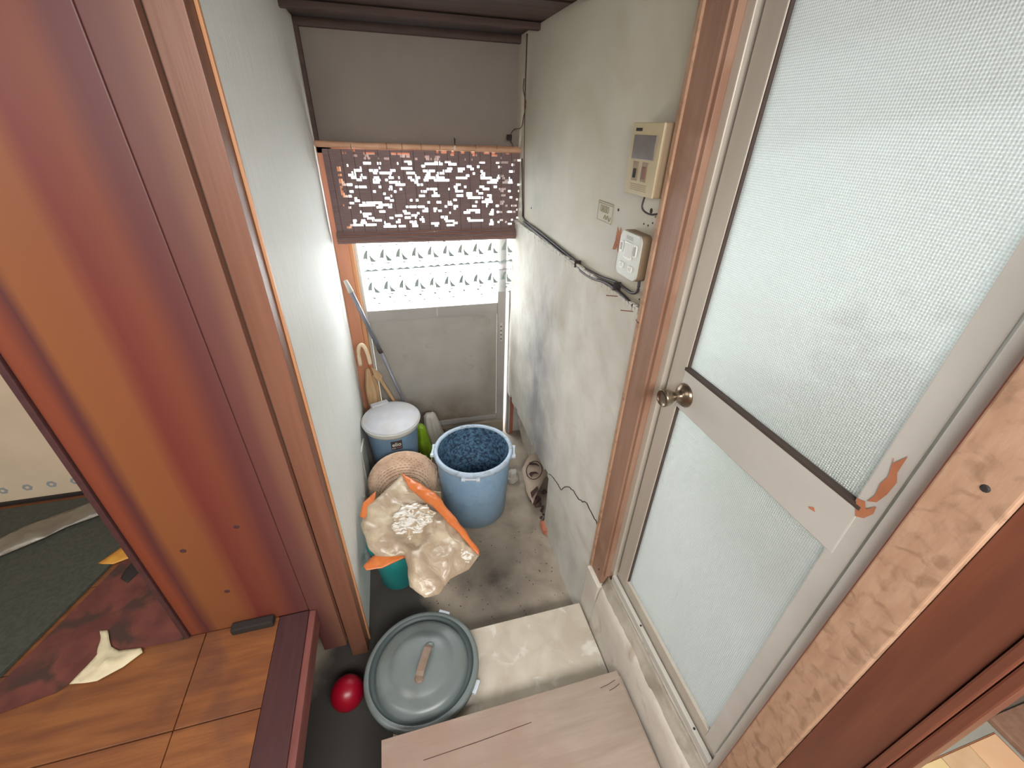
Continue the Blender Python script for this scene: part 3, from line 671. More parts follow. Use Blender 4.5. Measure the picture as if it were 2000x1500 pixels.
for r_, zc in ((0, 1.50), (1, 1.305)):
    for i in range(10):
        ox = -.155 + i * pitch; oz = zc + .0028 * i; s = 1.0
        def A(u, v): return (ox + u * s, oz + v * s)
        arc = [A(-.002, .052), A(-.016, .040), A(-.027, .020), A(-.034, -.008), A(-.020, -.003), A(-.010, -.010), A(-.006, .015)]
        pl(arc)
        pl([A(.004, .040), A(.012, .010), A(.030, -.010), A(.042, -.018), A(.030, -.024), A(.008, -.022), A(.004, .005)])
        pl([A(-.010, -.036), A(.0, -.038), A(.022, -.040), A(.026, -.034), A(.014, -.032), A(.004, -.034), A(-.010, -.030)])
        pl([A(-.030, .070), A(-.018, .066), A(-.010, .072), A(-.020, .075)])
        pl([A(.006, .058), A(.018, .055), A(.012, .061)])
        if r_ == 1:
            pl([A(-.012, -.056), A(.0, -.064), A(.010, -.060), A(.004, -.052), A(-.006, -.05)]); pl([A(.012, -.094), A(.026, -.098), A(.034, -.092), A(.020, -.088)])
for i in range(11):
    xx = -.200 + i * pitch
    for d in (0, .010): pl([(xx + d, 1.225 + .003 * i), (xx + d + .0022, 1.225 + .003 * i), (xx + d - .002, 1.60), (xx + d - .0042, 1.60)], -.0045)
    if i < 10:
        zz = 1.418 + .0028 * i
        pl([(xx, zz), (xx + .03, zz + .016), (xx + .05, zz + .008), (xx + .075, zz + .017), (xx + pitch, zz + .003), (xx + pitch, zz + .001), (xx, zz)], -.005)
bm2 = pr.out('sailboat_weave', 'sail', t); tag(bm2, 'grey woven sailboats')
ln = MB()
for zz, h in ((1.412, .003), (1.366, .0035), (1.404, .002)):
    ln.poly([(xc0, YC - .0045, zz), (xc1, YC - .0045, zz + .028), (xc1, YC - .0045, zz + .028 + h), (xc0, YC - .0045, zz + h)], (0, -.0004, 0))
ln.out('woven_border', 'sail', t)
bd = MB(); bd.poly([(xc0, YC - .0042, 1.372), (xc1, YC - .0042, 1.40), (xc1, YC - .0042, 1.430), (xc0, YC - .0042, 1.402)], (0, -.0004, 0)); bd.out('woven_band', sheer('pale_band', (214, 208, 210), .5, .7), t)

# ------------------------------------------------------------------ devices and cables on the right wall
t = thing('intercom', 'aged ivory door intercom box with dark window high on the cream wall', 'intercom', (.759, 1.21, 2.04))
MB().box(.712, .759, 1.128, 1.290, 2.040, 2.222, .004).out('housing', 'ivory_s', t)
MB().box(.707, .713, 1.128, 1.290, 2.040, 2.222, .002).out('front_plate', 'ivory', t)
MB().box(.7045, .7075, 1.152, 1.270, 2.132, 2.192, .001).out('display_window', 'screen', t)
MB().box(.705, .7075, 1.235, 1.268, 2.201, 2.209, .001).out('name_plate', 'dark', t)
MB().box(.703, .7075, 1.180, 1.200, 2.083, 2.115, .002).out('slide_switch', 'brown_key', t)
MB().box(.704, .7075, 1.232, 1.248, 2.083, 2.108, .002).out('slide_switch', 'dark', t)
for yy in (1.19, 1.24): MB().box(.7055, .7075, yy - .016, yy + .014, 2.076, 2.126, .001).out('switch_frame', 'ivory_s', t)
for i in range(4): MB().box(.7062, .7075, 1.165, 1.255, 2.052 + i * .005, 2.0535 + i * .005).out('grille_slot', 'ivory_s', t)
MB().tube(spline([(.73, 1.20, 2.04), (.728, 1.20, 2.005), (.738, 1.165, 1.993), (.756, 1.12, 2.005)], 6), .0028, 8).out('lead', 'cable', t, True)

t = thing('remote_controller', 'pale grey rounded heater controller on the cream wall beside the post', 'controller', (.759, 1.23, 1.79))
bmc = MB()
out = []
y0, y1, z0, z1 = 1.158, 1.292, 1.788, 1.930
def rr_pts(y0, y1, z0, z1, r, n=6, x=.72, bulge=.0):
    P = []
    for (cy_, cz_, a0) in ((y1 - r, z1 - r, 0), (y0 + r, z1 - r, 90), (y0 + r, z0 + r, 180), (y1 - r, z0 + r, 270)):
        for k in range(n + 1):
            a = radians(a0 + 90 * k / n); P.append((x, cy_ + r * cos(a), cz_ + r * sin(a)))
    return P
bmc.poly(rr_pts(y0, y1, z0, z1, .022, x=.728), (.031, 0, 0)); bmc.out('housing', 'ivory_s', t)
b2 = MB(); b2.poly(rr_pts(y0 + .002, y1 - .002, z0 + .002, z1 - .002, .022, x=.722), (.006, 0, 0)); b2.out('front_cover', 'ctrl', t)
def rbox(name, ya, yb, za, zc, m, x=.7185, d=.004, r=.004, par=None): return MB().poly(rr_pts(ya, yb, za, zc, r, 4, x=x), (d, 0, 0)).out(name, m, par or t)
df_ = rbox('display_frame', 1.202, 1.252, 1.848, 1.900, 'white'); rbox('display', 1.207, 1.247, 1.853, 1.895, 'ctrl', .7175, par=df_)
for (ya, za, h) in ((1.262, 1.862, .034), (1.176, 1.862, .038)):
    kf = rbox('key_frame', ya, ya + .020, za, za + h, 'white', r=.007); rbox('key', ya + .005, ya + .015, za + .005, za + h - .005, 'screen', .7172, r=.004, par=kf)
for ya in (1.244, 1.186): kf = rbox('key_frame', ya, ya + .026, 1.812, 1.832, 'white', r=.006); rbox('key', ya + .006, ya + .020, 1.817, 1.827, 'ctrl', .7172, r=.004, par=kf)
for i in range(3): MB().box(.7212, .7222, 1.21, 1.25, 1.908 + i * .004, 1.9092 + i * .004).out('grille_slot', 'screen', t)
c = spline([(.745, 1.17, 1.795), (.745, 1.168, 1.76), (.746, 1.20, 1.742), (.748, 1.25, 1.74), (.748, 1.32, 1.74), (.748, 1.45, 1.722), (.748, 1.62, 1.712), (.748, 1.66, 1.716), (.748, 1.9, 1.724), (.750, 2.25, 1.735), (.752, 2.50, 1.742), (.757, 2.55, 1.80), (.757, 2.60, 2.05)], 8)
o = MB().tube(c, .005, 8).out('wall_cable', 'cable', None, True); tag(o, 'black cable loop running from the grey controller along the mortar edge', 'cable')
c2 = spline([(.742, 1.116, 1.712), (.741, 1.16, 1.708), (.741, 1.25, 1.718), (.740, 1.36, 1.722), (.739, 1.50, 1.702), (.738, 1.60, 1.700), (.740, 1.65, 1.706), (.741, 1.9, 1.714), (.742, 2.25, 1.724), (.742, 2.48, 1.730)], 8)
o = MB().tube(c2, .0062, 8).out('wall_cable', 'cable', None, True); tag(o, 'thicker black cable under the loop, ending at the wooden post', 'cable')
for (yy, zz) in ((1.655, 1.713), (1.30, 1.732)):
    o = MB().box(.730, .757, yy - .004, yy + .004, zz - .014, zz + .014, .002).out('cable_clip', 'dark'); tag(o, 'small black clip holding both cables ' + ('near their middle' if yy > 1.5 else 'below the controller'), 'clip', 'cable clips')
o = MB().tube([(.7585, 2.52, 1.75), (.7585, 2.56, 2.0), (.7575, 2.585, 2.3), (.757, 2.59, 2.60)], .004, 6).out('corner_wire', 'cable_b', None, True); tag(o, 'thin brown wire running up the far right wall corner', 'wire')
o = MB().tube(spline([(.757, 2.62, 2.42), (.75, 2.60, 2.37), (.752, 2.55, 2.31), (.752, 2.585, 2.25), (.75, 2.62, 2.20), (.73, 2.69, 2.19), (.71, 2.70, 2.16)], 6), .0025, 6).out('corner_wire', 'cable_b', None, True); tag(o, 'loose brown wire loop beside the black connector', 'wire')
t = thing('wire_connector', 'small black wire connector hanging in the far upper corner', 'connector', (.70, 2.68, 2.17))
MB().box(.688, .716, 2.675, 2.70, 2.135, 2.165, .006).out('connector_body', 'dark', t)
MB().tube(spline([(.702, 2.69, 2.14), (.72, 2.69, 2.12), (.745, 2.68, 2.06)], 5), .003, 6).out('tail', 'cable', t)
for i, (yy, zz) in enumerate(((1.262, 1.706), (1.15, 1.694))):
    o = MB().tube([(.755, yy - .01, zz + .003), (.705, yy + .035, zz - .004)], .0016, 6).out('bent_nail', 'brown_key'); tag(o, ('bent rusty nail left of the post below the cables' if i else 'bent rusty nail below the controller cable'), 'nail')
o = MB().tube([(.745, 1.118, 1.705), (.728, 1.118, 1.680), (.726, 1.10, 1.678)], .0018, 6).out('wire_end', 'cable_b'); tag(o, 'short cut wire end beside the wooden post', 'wire')
t = thing('wall_sticker', 'faded stamped sticker with numerals on the cream wall', 'sticker', (.758, 1.49, 1.94))
MB().box(.7575, .7588, 1.435, 1.555, 1.912, 1.978).out('sticker_sheet', 'plaster_up', t)
fr = MB()
for b in ((1.435, 1.555, 1.976, 1.979), (1.435, 1.555, 1.912, 1.914), (1.435, 1.438, 1.912, 1.978), (1.552, 1.555, 1.912, 1.978), (1.44, 1.55, 1.970, 1.973)): fr.box(.7568, .7576, *b)
fr.out('stamp_border', 'ink_l', t)
MX = Matrix.Rotation(-pi / 2, 4, 'Z') @ Matrix.Rotation(pi / 2, 4, 'X')
text_mesh('0880', .034, Matrix.Translation((.757, 1.50, 1.953)) @ MX, 'stamp_numerals', 'ink_l', t)
sg = MB(); sg.tube(spline([(.757, 1.50, 1.922), (.757, 1.49, 1.936), (.757, 1.478, 1.922), (.757, 1.47, 1.936), (.757, 1.455, 1.920), (.757, 1.445, 1.934)], 5), .0018, 5); sg.out('stamp_scribble', 'ink_l', t)

# ------------------------------------------------------------------ big blue pail
def pail(t, c, r_top, r_bot, h, body, inner, rim, clips=True, wall=.005, angle=0):
    c = Vector(c)
    MB().lathe([(0, .004), (r_bot - .01, .0), (r_bot, .012), (r_top, h - .02), (r_top - .003, h - .004), (r_top - wall, h - .006)], c, 64).out('body', body, t, True)
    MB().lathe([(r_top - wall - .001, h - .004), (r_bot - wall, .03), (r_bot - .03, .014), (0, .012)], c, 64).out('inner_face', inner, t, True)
    MB().lathe([(r_top - .012, h - .004), (r_top - .010, h + .006), (r_top, h + .009), (r_top + .011, h + .006), (r_top + .014, h - .008), (r_top + .012, h - .024), (r_top + .002, h - .030), (r_top - .002, h - .01), (r_top - .012, h - .004)], c, 72).out('rim', rim, t, True)
    if clips:
        for i in range(4):
            a = angle + i * pi / 2
            R_ = Matrix.Rotation(a, 4, 'Z')
            cl = MB()
            for s_ in (-1, 1):
                cl.box(r_top + .004, r_top + .030, s_ * .042 - .012, s_ * .042 + .012, h - .030, h - .012, .004)
            cl.box(r_top + .014, r_top + .027, -.034, .034, h - .024, h - .012, .004)
            cl.b.transform(Matrix.Translation(c) @ R_)
            o = cl.out('handle', 'clip', t, True)
t = thing('pail', 'large open light blue pail with grimy inside on the concrete floor', 'pail', (.335, 2.0, 0))
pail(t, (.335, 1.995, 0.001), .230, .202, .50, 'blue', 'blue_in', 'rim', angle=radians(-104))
tint_spots(MT['blue'], [(.335, 1.77, .12, .2, .2, .2, .3), (.335, 1.77, .02, .3, .3, .08, .8)], (120, 140, 150))

# ello bin
t = thing('lidded_bin', 'slate blue round bin with pale grey flip lid and dark label by the white wall', 'bin', (-.15, 2.36, 0))
cb = Vector((-.145, 2.39, .001))
MB().lathe([(0, .003), (.128, 0), (.136, .01), (.168, .485), (.166, .495), (.160, .495)], cb, 56).out('body', 'ello_body', t, True)
MB().lathe([(.160, .480), (.176, .481), (.182, .491), (.182, .509), (.176, .517), (.160, .519)], cb, 56).out('rim', 'ello_rim', t, True)
tl_ = Matrix.Rotation(radians(.8), 4, 'X')
MB().lathe([(.182, .521), (.186, .525), (.187, .537), (.182, .543), (.172, .544), (.160, .551), (.12, .559), (.06, .563), (0, .564)], cb, 56, tl_).out('lid', 'ello_lid', t, True)
MB().lathe([(.1825, .535), (.190, .533), (.190, .528), (.1825, .525)], cb, 56, tl_).out('lid_lip', 'white', t, True)
hb = MB(); hb.box(-.275, -.155, 2.515, 2.565, .500, .560, .008, Matrix.Rotation(radians(20), 4, 'Z')); hb.out('hinge_block', 'ello_lid', t)
# label: curved patch on the body, facing the camera
def curved(c, rad, a0, a1, z0, z1, name, m, parent, lift, n=10, taper=.0767):
    mb = MB(); g = []
    for k in range(2):
        zz = (z0, z1)[k]; rr = rad(zz) + lift
        g.append([mb.b.verts.new((c[0] + rr * cos(a0 + (a1 - a0) * i / n), c[1] + rr * sin(a0 + (a1 - a0) * i / n), c[2] + zz)) for i in range(n + 1)])
    for i in range(n): mb.b.faces.new((g[0][i], g[0][i + 1], g[1][i + 1], g[1][i]))
    return mb.out(name, m, parent)
radf = lambda z: .136 + (z - .01) / .475 * .032
aL = radians(-83)
lp = curved(cb, radf, aL - .22, aL + .22, .385, .460, 'label_plate', 'label_d', t, .0012)
ang = aL + pi / 2
tilt = Matrix.Rotation(radians(-4.2), 4, 'X')
def onbin(z, lift=.0025, da=0): 
    a = aL + da; rr = radf(z) + lift
    return Matrix.Translation(cb + Vector((rr * cos(a), rr * sin(a), z))) @ Matrix.Rotation(a + pi / 2, 4, 'Z') @ Matrix.Rotation(pi / 2, 4, 'X') @ Matrix.Rotation(0, 4, 'X')
text_mesh('elio', .040, onbin(.432, .0045), 'label_lettering', 'label_w', lp)
curved(cb, radf, aL - .02, aL + .19, .400, .4035, 'label_line', 'label_r', lp, .002)
text_mesh('ELIO', .012, onbin(.402, .0035, -.12), 'label_small_lettering', 'label_w', lp)

# basket
t = thing('bamboo_basket', 'round woven bamboo basket tipped on its side behind the plastic bag', 'basket', (-.12, 2.1, 0))
bc = Vector((-.108, 2.10, .232)); ax = Vector((.03, -.98, .12)).normalized()
qb = Vector((0, 0, 1)).rotation_difference(ax).to_matrix().to_4x4()
Rb, Hb = .214, .20
def dome(u): return Rb * math.sqrt(max(0, 1 - (u) ** 2.3)), Hb * u
prof = [(dome(i / 24)[0] * .965, dome(i / 24)[1] * .965) for i in range(25)]
MB().lathe([(r, z) for r, z in prof], bc, 64, qb).out('basket_core', 'basket_d', t, True)
wv = MB(); nW = 13
for i in range(nW):
    u = .03 + .93 * i / nW; r, z = dome(u); n_ = 180; rings = []
    hw = Hb * .45 / nW
    for k in range(n_):
        a = 2 * pi * k / n_; wav = .0016 * (1 if (k // 2 + i) % 2 else -1)
        dr = r * .985 + wav + .004 + random.uniform(-.001, .001); zc_ = z + .003 * sin(a * 3 + i)
        du = dome(min(.99, u + .40 / nW)); dl = dome(max(0, u - .40 / nW))
        pa = Vector((cos(a), sin(a), 0))
        def pt(rr, zz): return bc + (qb @ (pa * rr + Vector((0, 0, zz))))
        lo_r = dl[0] * .962 + wav * .4; hi_r = du[0] * .962 + wav * .4
        rings.append([wv.b.verts.new(pt(lo_r, dl[1] * .99 + .001)), wv.b.verts.new(pt(dr, zc_)), wv.b.verts.new(pt(hi_r, du[1] * .99 - .001))])
    for k in range(n_):
        A, B = rings[k], rings[(k + 1) % n_]
        wv.b.faces.new((A[0], B[0], B[1], A[1])); wv.b.faces.new((A[1], B[1], B[2], A[2]))
tag(wv.out('weaving', 'basket', t), kind='stuff')
for i in range(12):
    a = 2 * pi * i / 12 + .2
    pts = []
    for k in range(9):
        u = .02 + .9 * k / 8; r, z = dome(u); pts.append(bc + (qb @ Vector((cos(a + .02 * sin(k)) * (r + .004), sin(a + .02 * sin(k)) * (r + .004), z))))
    MB().tube(pts, .0022, 5).out('stake', 'basket', t)
MB().lathe([(Rb - .006, -.008), (Rb + .002, -.010), (Rb + .005, 0), (Rb + .002, .006), (Rb - .006, .006), (Rb - .006, -.008)], bc, 60, qb).out('rim_band', 'basket', t)
for i in range(16):
    a = random.uniform(-.5, 1.6); p0 = bc + (qb @ Vector((cos(a) * (Rb + .006), sin(a) * (Rb + .006), -.002)))
    MB().tube([p0, p0 + Vector((random.uniform(0, .012), random.uniform(-.02, .01), random.uniform(-.02, .015))), p0 + Vector((random.uniform(-.005, .02), random.uniform(-.035, .0), random.uniform(-.03, .012)))], .0016, 4).out('loose_strand', 'basket', t)

t = thing('cardboard_sheet', 'tan cardboard sheet standing between the basket and the blue pail', 'cardboard', (.07, 1.86, 0))
MB().box(.02, .105, 1.79, 1.797, 0, .40, .001, Matrix.Rotation(radians(-24), 4, 'Z')).out('sheet', 'card', t)
MB().box(.02, .105, 1.775, 1.781, 0, .16, .001, Matrix.Rotation(radians(-24), 4, 'Z')).out('lower_flap', 'kerb_top', t)
o = MB().box(-.3375, -.3265, 2.15, 2.29, 0, .47, .004, Matrix.Rotation(radians(-4), 4, 'Z')).out('white_board', 'ctrl'); tag(o, 'narrow pale board standing between the white wall and the lidded bin', 'board')

# teal pail under the bag
t = thing('pail', 'small teal pail under the crumpled plastic bag', 'pail', (-.17, 1.60, 0))
pail(t, (-.175, 1.585, .001), .125, .098, .325, 'teal', 'teal', 'teal', clips=False)

# plastic bag
t = thing('plastic_bag', 'big crumpled beige plastic bag with orange hems on the basket', 'bag', (-.05, 1.5, .4))
bag = [(-0.101, 1.864, 0.495), (-0.023, 1.785, 0.466), (0.066, 1.707, 0.436), (0.134, 1.59, 0.4), (0.195, 1.468, 0.364), (0.245, 1.362, 0.333), (0.181, 1.299, 0.329), (0.086, 1.266, 0.336), (0.025, 1.204, 0.331), (-0.046, 1.195, 0.34), (-0.105, 1.253, 0.361), (-0.108, 1.339, 0.381), (-0.118, 1.401, 0.395), (-0.19, 1.41, 0.402), (-0.255, 1.42, 0.409), (-0.277, 1.445, 0.429), (-0.287, 1.483, 0.438), (-0.322, 1.582, 0.466), (-0.3, 1.666, 0.481), (-0.227, 1.735, 0.486)]
puff('bag_film', 'bag', t, bag, .0115, .026, .013, 6, .012, 0, 11)
o1 = [(-0.1, 1.851, 0.507), (0.067, 1.708, 0.451), (0.145, 1.572, 0.409), (0.247, 1.37, 0.349), (0.238, 1.335, 0.343), (0.203, 1.384, 0.36), (0.164, 1.456, 0.382), (0.112, 1.53, 0.404), (0.045, 1.634, 0.438), (-0.005, 1.672, 0.453), (-0.07, 1.744, 0.481)]
puff('orange_hem', 'bag_orange', t, o1, .011, .014, .008, 16, .004, .022, 12)
puff('orange_hem', 'bag_orange', t, [(-0.307, 1.388, 0.411), (-0.265, 1.432, 0.415), (-0.176, 1.459, 0.407), (-0.103, 1.456, 0.396), (-0.103, 1.41, 0.388), (-0.227, 1.365, 0.397), (-0.293, 1.366, 0.407)], .011, .014, .009, 18, .005, -.012, 13)
puff('orange_hem', 'bag_orange', t, [(-0.318, 1.607, 0.486), (-0.305, 1.683, 0.5), (-0.238, 1.75, 0.503), (-0.245, 1.70, 0.492), (-0.29, 1.60, 0.477)], .011, .006, .006, 20, 0, .012, 14)
cw_ = [(-.150, 1.475), (-.175, 1.515), (-.150, 1.540), (-.160, 1.575), (-.125, 1.600), (-.110, 1.632), (-.070, 1.622), (-.045, 1.645), (-.010, 1.615), (.020, 1.625), (.030, 1.590), (.064, 1.575), (.035, 1.545), (.030, 1.515), (-.005, 1.505), (-.020, 1.470), (-.060, 1.470), (-.085, 1.435), (-.110, 1.465)]
puff('highlight_wrap', 'clear', t, [(a, b, .441 + .22 * (b - 1.5) - .15 * a) for a, b in cw_], .008, .004, .013, 22, .014, .018, 15)  # crinkled film patch carrying the bag's painted highlights
random.seed(8)
puff('highlight_wrap', 'clear', t, [(.15, 1.39, .36), (.20, 1.40, .355), (.222, 1.35, .345), (.185, 1.315, .34), (.14, 1.335, .35)], .010, .008, .010, 24, .006, .014, 16)  # second film patch carrying the bag's painted highlights

# pail lid
t = thing('round_lid', 'round grey-green pail lid with brown handle lying on the step', 'lid', (-.08, .96, .16))
lc = Vector((-.082, .975, .160)); LT = Matrix.Rotation(radians(-3), 4, 'X') @ Matrix.Rotation(radians(-2), 4, 'Y')
lc = lc + Vector((0, 0, .012))
MB().lathe([(.236, .000), (.243, .004), (.244, .030), (.240, .037), (.230, .040), (.222, .038)], lc, 80, LT).out('rim', 'lidgrey', t, True)
MB().lathe([(.2225, .038), (.216, .026), (.206, .022), (.198, .026)], lc, 80, LT).out('groove', 'lid_d', t, True)
MB().lathe([(.198, .026), (.194, .036), (.186, .046), (.170, .052), (.145, .056), (.132, .060), (.124, .066), (.095, .072), (.05, .077), (0, .078)], lc, 80, LT).out('dome', 'lidgrey', t, True)
hd = MB()
ha = Vector((-.040, 1.030, 0)); hb_ = Vector((-.098, .905, 0)); dd = (hb_ - ha).normalized(); nn = Vector((-dd.y, dd.x, 0)) * .016
def hp(tt, z): p = ha.lerp(hb_, tt); return Vector((p.x, p.y, lc.z + z))
prev = None
for tt, z in ((0, .072), (.06, .090), (.16, .100), (.5, .104), (.84, .100), (.94, .090), (1, .073)):
    cur = [hd.b.verts.new(hp(tt, z) + nn), hd.b.verts.new(hp(tt, z) - nn), hd.b.verts.new(hp(tt, z - .006) - nn), hd.b.verts.new(hp(tt, z - .006) + nn)]
    if prev:
        for k in range(4): hd.b.faces.new((prev[k], prev[(k + 1) % 4], cur[(k + 1) % 4], cur[k]))
    else: hd.b.faces.new(cur)
    prev = cur
hd.b.faces.new(prev[::-1]); hd.out('handle', 'brown_handle', t)
for tt in (0.05, .97):
    MB().lathe([(.022, .070), (.020, .078), (.012, .081), (0, .082)], Vector((hp(tt, 0).x, hp(tt, 0).y, lc.z)), 20).out('handle_boss', 'brown_handle' if tt > .5 else 'lidgrey', t, True)
for a in (radians(61), radians(-32)):
    c_ = MB(); c_.box(.236, .256, -.026, .026, .010, .026, .003); c_.b.transform(Matrix.Translation(lc) @ Matrix.Rotation(a, 4, 'Z')); c_.out('clip', 'clip', t)

# red ball
o = MB().lathe([(0, -.070)] + [(.070 * sin(pi * k / 16), -.070 * cos(pi * k / 16)) for k in range(1, 16)] + [(0, .070)], (-.412, 1.01, .071), 32).out('ball', 'red', None, True)
tag(o, 'small red ball on the dark floor left of the grey-green lid', 'ball')

# entry corner items
t = thing('grey_pole', 'slim grey metal pole leaning in the corner by the entry door', 'pole', (.0, 2.62, 0))
MB().tube([(-.282, 2.60, 1.345), (-.165, 2.615, .92)], .0135, 12).out('upper_tube', 'pole', t, True)
MB().tube([(-.165, 2.615, .92), (.065, 2.64, .03)], .010, 12).out('lower_tube', 'pole', t, True)
MB().tube([(-.160, 2.616, .905), (-.170, 2.614, .935)], .0150, 12).out('collar', 'alu_d', t, True)
MB().tube([(-.278, 2.60, 1.33), (-.300, 2.605, 1.40)], .017, 12, .012).out('grip_cap', 'ello_rim', t, True)
t = thing('umbrella', 'folded tan umbrella with cream crook handle leaning in the door corner', 'umbrella', (-.25, 2.63, 0))
YU = 2.632
MB().tube(spline([(-.304, YU, .815), (-.302, YU, .905), (-.292, YU, .950), (-.274, YU, .965), (-.258, YU, .943), (-.248, YU, .895), (-.240, YU, .82)], 6), .013, 12).out('crook_handle', 'cream', t, True)
MB().tube([(-.240, YU, .825), (-.234, YU, .735)], .006, 8).out('shaft', 'red_jamb', t, True)
cu_ = MB(); rings = []
for k in range(16):
    q = k / 15; zc_ = .785 - .78 * q; rr = .012 + .036 * min(1, q * 5) * (1 - .55 * q); rings.append([cu_.b.verts.new((-.262 + .02 * q + rr * (1 + .22 * sin(a * 5 / 24 * 2 * pi + q * 3)) * cos(2 * pi * a / 24), YU + rr * (1 + .22 * sin(a * 5 / 24 * 2 * pi + q * 3)) * sin(2 * pi * a / 24), zc_)) for a in range(24)])
for A, B in zip(rings, rings[1:]):
    for k in range(24): cu_.b.faces.new((A[k], A[(k + 1) % 24], B[(k + 1) % 24], B[k]))
cu_.b.faces.new(rings[0]); cu_.b.faces.new(rings[-1][::-1]); cu_.out('folded_cloth', 'tan', t, True)
MB().poly([(-.237, YU - .02, .80), (-.207, YU - .02, .775), (-.175, YU - .02, .73), (-.185, YU - .02, .705), (-.207, YU - .02, .69), (-.227, YU - .02, .73)], (0, .008, 0)).out('loose_strap', 'tan', t)
o = MB().tube([(-.205, 2.66, .70), (-.07, 2.665, .34), (.04, 2.67, .02)], .012, 10).out('wooden_stick', 'stick', None, True); tag(o, 'pale brown stick slanting between the umbrella and the grey pole', 'stick')
gb = [(.035, 2.50, .0), (.075, 2.47, .0)]
def sack(name, m, c, rx, ry, h, seed, label, cat, tilt=0):
    mb = MB(); rings = []; n_ = 40
    for k in range(22):
        q = k / 21; f = (min(1, q * 8) ** .5) * (1 - .45 * max(0, q - .45) / .55) if q < .98 else .35
        ring = []
        for a in range(n_):
            an = 2 * pi * a / n_; w = 1 + .16 * noise.noise(Vector((cos(an) * 2, sin(an) * 2, q * 3 + seed))) + .10 * sin(an * 7 + seed) * q
            ring.append(mb.b.verts.new((c[0] + rx * f * w * cos(an) + tilt * q, c[1] + ry * f * w * sin(an), c[2] + h * q + .01 * noise.noise(Vector((an, q * 4, seed))) * (1 if k else 0))))
        rings.append(ring)
    for A, B in zip(rings, rings[1:]):
        for k in range(n_): mb.b.faces.new((A[k], A[(k + 1) % n_], B[(k + 1) % n_], B[k]))
    mb.b.faces.new(rings[0][::-1]); mb.b.faces.new(rings[-1])
    return tag(mb.out(name, m, None, True), label, cat)
sack('plastic_sack', 'green', (.070, 2.50, .001), .05, .05, .36, 2, 'lime green plastic sack between the lidded bin and the blue pail', 'sack', -.03)
sack('paper_sack', 'whitebag', (.165, 2.60, .001), .07, .055, .38, 5, 'crumpled off-white sack behind the blue pail by the entry door', 'sack', -.05)
sack('plastic_scrap', 'whitebag', (.645, 2.17, .001), .05, .045, .09, 9, 'small crumpled white plastic scrap right of the blue pail', 'plastic scrap')

# broken wall foot: debris
t = thing('printed_cardboard', 'crushed printed cardboard with an oval mark in the broken wall foot', 'cardboard', (.79, 2.1, .06))
deb = [(0.723, 2.189, 0.08), (0.792, 2.287, 0.08), (0.90, 2.40, 0.08), (0.915, 2.283, 0.08), (0.90, 2.089, 0.08), (0.851, 2.06, 0.08), (0.759, 1.937, 0.08), (0.694, 1.845, 0.08), (0.687, 1.964, 0.08)]
puff('cardboard_sheet', 'card_p', t, deb, .02, .012, .004, 9, seed=21)
def ringpts(cx_, cy_, rx, ry, rot, n=28): return [(cx_ + rx * cos(2 * pi * k / n) * cos(rot) - ry * sin(2 * pi * k / n) * sin(rot), cy_ + rx * cos(2 * pi * k / n) * sin(rot) + ry * sin(2 * pi * k / n) * cos(rot), .103) for k in range(n + 1)]
MB().tube(ringpts(.795, 2.13, .095, .055, radians(65)), .003, 5).out('oval_mark', 'ink', t)
flat('letter_mark', [(.775, 2.19, .102), (.785, 2.215, .102), (.81, 2.205, .102), (.835, 2.19, .102), (.845, 2.16, .102), (.825, 2.18, .102), (.80, 2.185, .102)], (0, 0, .003), 'ink', t)
flat('letter_mark', [(.745, 2.10, .102), (.765, 2.115, .102), (.80, 2.11, .102), (.815, 2.085, .102), (.79, 2.095, .102), (.77, 2.09, .102), (.755, 2.07, .102)], (0, 0, .003), 'ink', t)
flat('dark_print', [(.705, 1.93, .100), (.77, 1.975, .100), (.765, 1.945, .100), (.70, 1.88, .098)], (0, 0, .003), 'ink', t)
t = thing('rubble', 'dark crumbled rubble at the broken foot of the mortar wall', 'rubble', (.77, 1.85, 0))
rb = MB()
for i in range(34):
    px = random.uniform(.735, .86); py = random.uniform(1.72, 2.02); s_ = random.uniform(.008, .028); q = bmesh.ops.create_icosphere(rb.b, subdivisions=1, radius=s_, matrix=Matrix.Translation((px, py, s_ * .7)) @ Matrix.Rotation(random.random() * 3, 4, 'X'))
    for v in q['verts']: v.co += Vector((random.uniform(-1, 1), random.uniform(-1, 1), random.uniform(-.5, .5))) * s_ * .35
tag(rb.out('rubble_pieces', 'debris', t), kind='stuff')
MB().tube(spline([(.745, 1.90, .03), (.76, 1.93, .10), (.77, 1.88, .13), (.74, 1.86, .16)], 5), .003, 6).out('twig', 'debris', t)
t = thing('broken_brick', 'crumbling red brick piece at the foot of the mortar wall', 'brick', (.745, 1.74, 0))
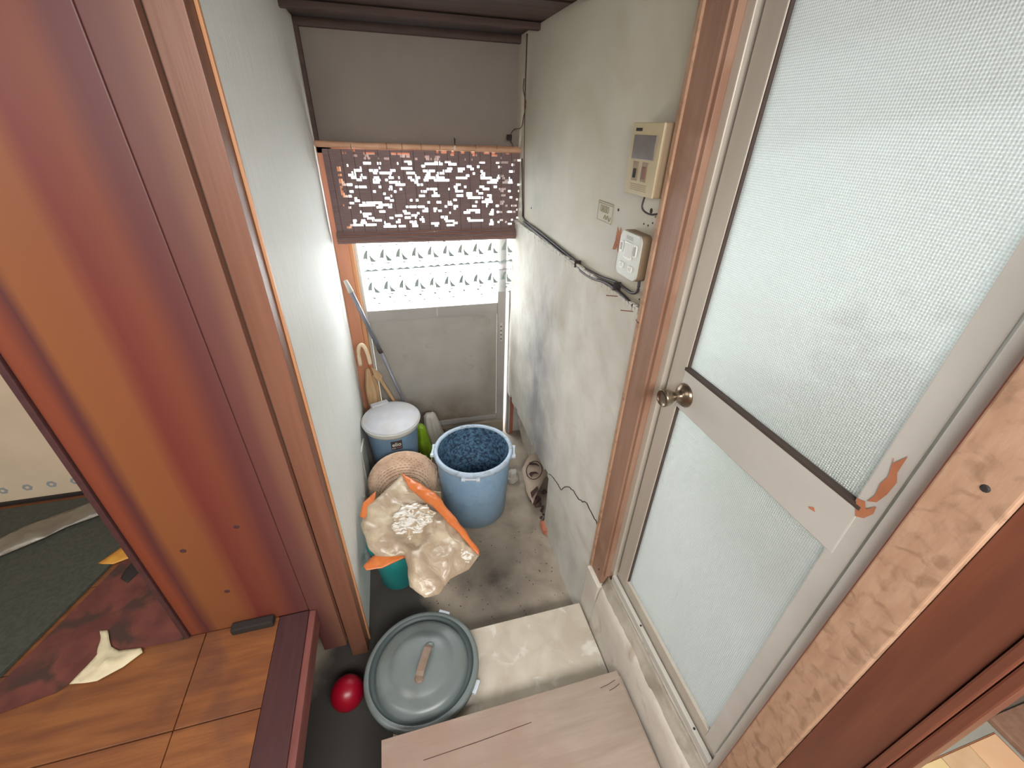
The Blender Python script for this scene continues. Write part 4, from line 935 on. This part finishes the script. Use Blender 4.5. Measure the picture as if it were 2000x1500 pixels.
q = MB(); q.box(.712, .80, 1.655, 1.735, 0, .035, .008)
for v in q.b.verts: v.co += Vector((random.uniform(-1, 1), random.uniform(-1, 1), random.uniform(-.6, .6))) * .006
q.out('brick_body', 'brick', t)
t = thing('mortar_slab', 'pale broken mortar slab standing in the wall recess by the entry door', 'slab', (.86, 2.45, 0))
MB().poly([(.84, 2.30, 0), (.84, 2.58, 0), (.80, 2.60, .20), (.80, 2.50, .36), (.82, 2.38, .30)], (.05, 0, 0)).out('slab_body', 'kerb', t)
sp_ = MB()
for i in range(150):
    px = random.uniform(-.1, .70); py = random.uniform(1.13, 1.72); s_ = random.uniform(.0008, .0026)
    sp_.box(px - s_, px + s_ * random.uniform(.5, 2), py - s_, py + s_, 0.0005, s_)
o = sp_.out('floor_grit', 'debris'); tag(o, 'dark grit scattered on the concrete floor', 'grit', kind='stuff')

# outside: paving and a shrub behind the frosted door
o = MB().box(.9, 6, .28, 3.0, -.2, -.16).out('floor.001', 'outer'); tag(o, kind='structure')
o = MB().box(-3, 6, 3.0, 8, -.2, -.16).out('floor.002', 'outer'); tag(o, kind='structure')
sh = MB(); random.seed(4)
for i in range(900):
    a = random.uniform(0, 2 * pi); b_ = random.uniform(-1, 1); r_ = .30 * random.random() ** .4
    p = Vector((1.08 + .35 * r_ * cos(a), .56 + r_ * sin(a) * .7, 1.60 + r_ * b_ * 1.1)); s_ = .026
    M_ = Matrix.Translation(p) @ Matrix.Rotation(random.uniform(0, 6), 4, 'Z') @ Matrix.Rotation(random.uniform(-1, 1), 4, 'X')
    vs = [sh.b.verts.new(M_ @ Vector(v)) for v in ((-s_, 0, 0), (0, -s_ * .5, 0), (s_, 0, 0), (0, s_ * .5, 0))]; sh.b.faces.new(vs)
t = thing('shrub', 'green shrub blurred behind the dimpled glass of the side door', 'shrub', (1.28, .62, -.16))
tag(sh.out('foliage', 'leaf', t), kind='stuff')
MB().tube([(1.10, .58, -.16), (1.09, .57, .8), (1.08, .56, 1.6)], .015, 8, .008).out('stem', 'stick', t)
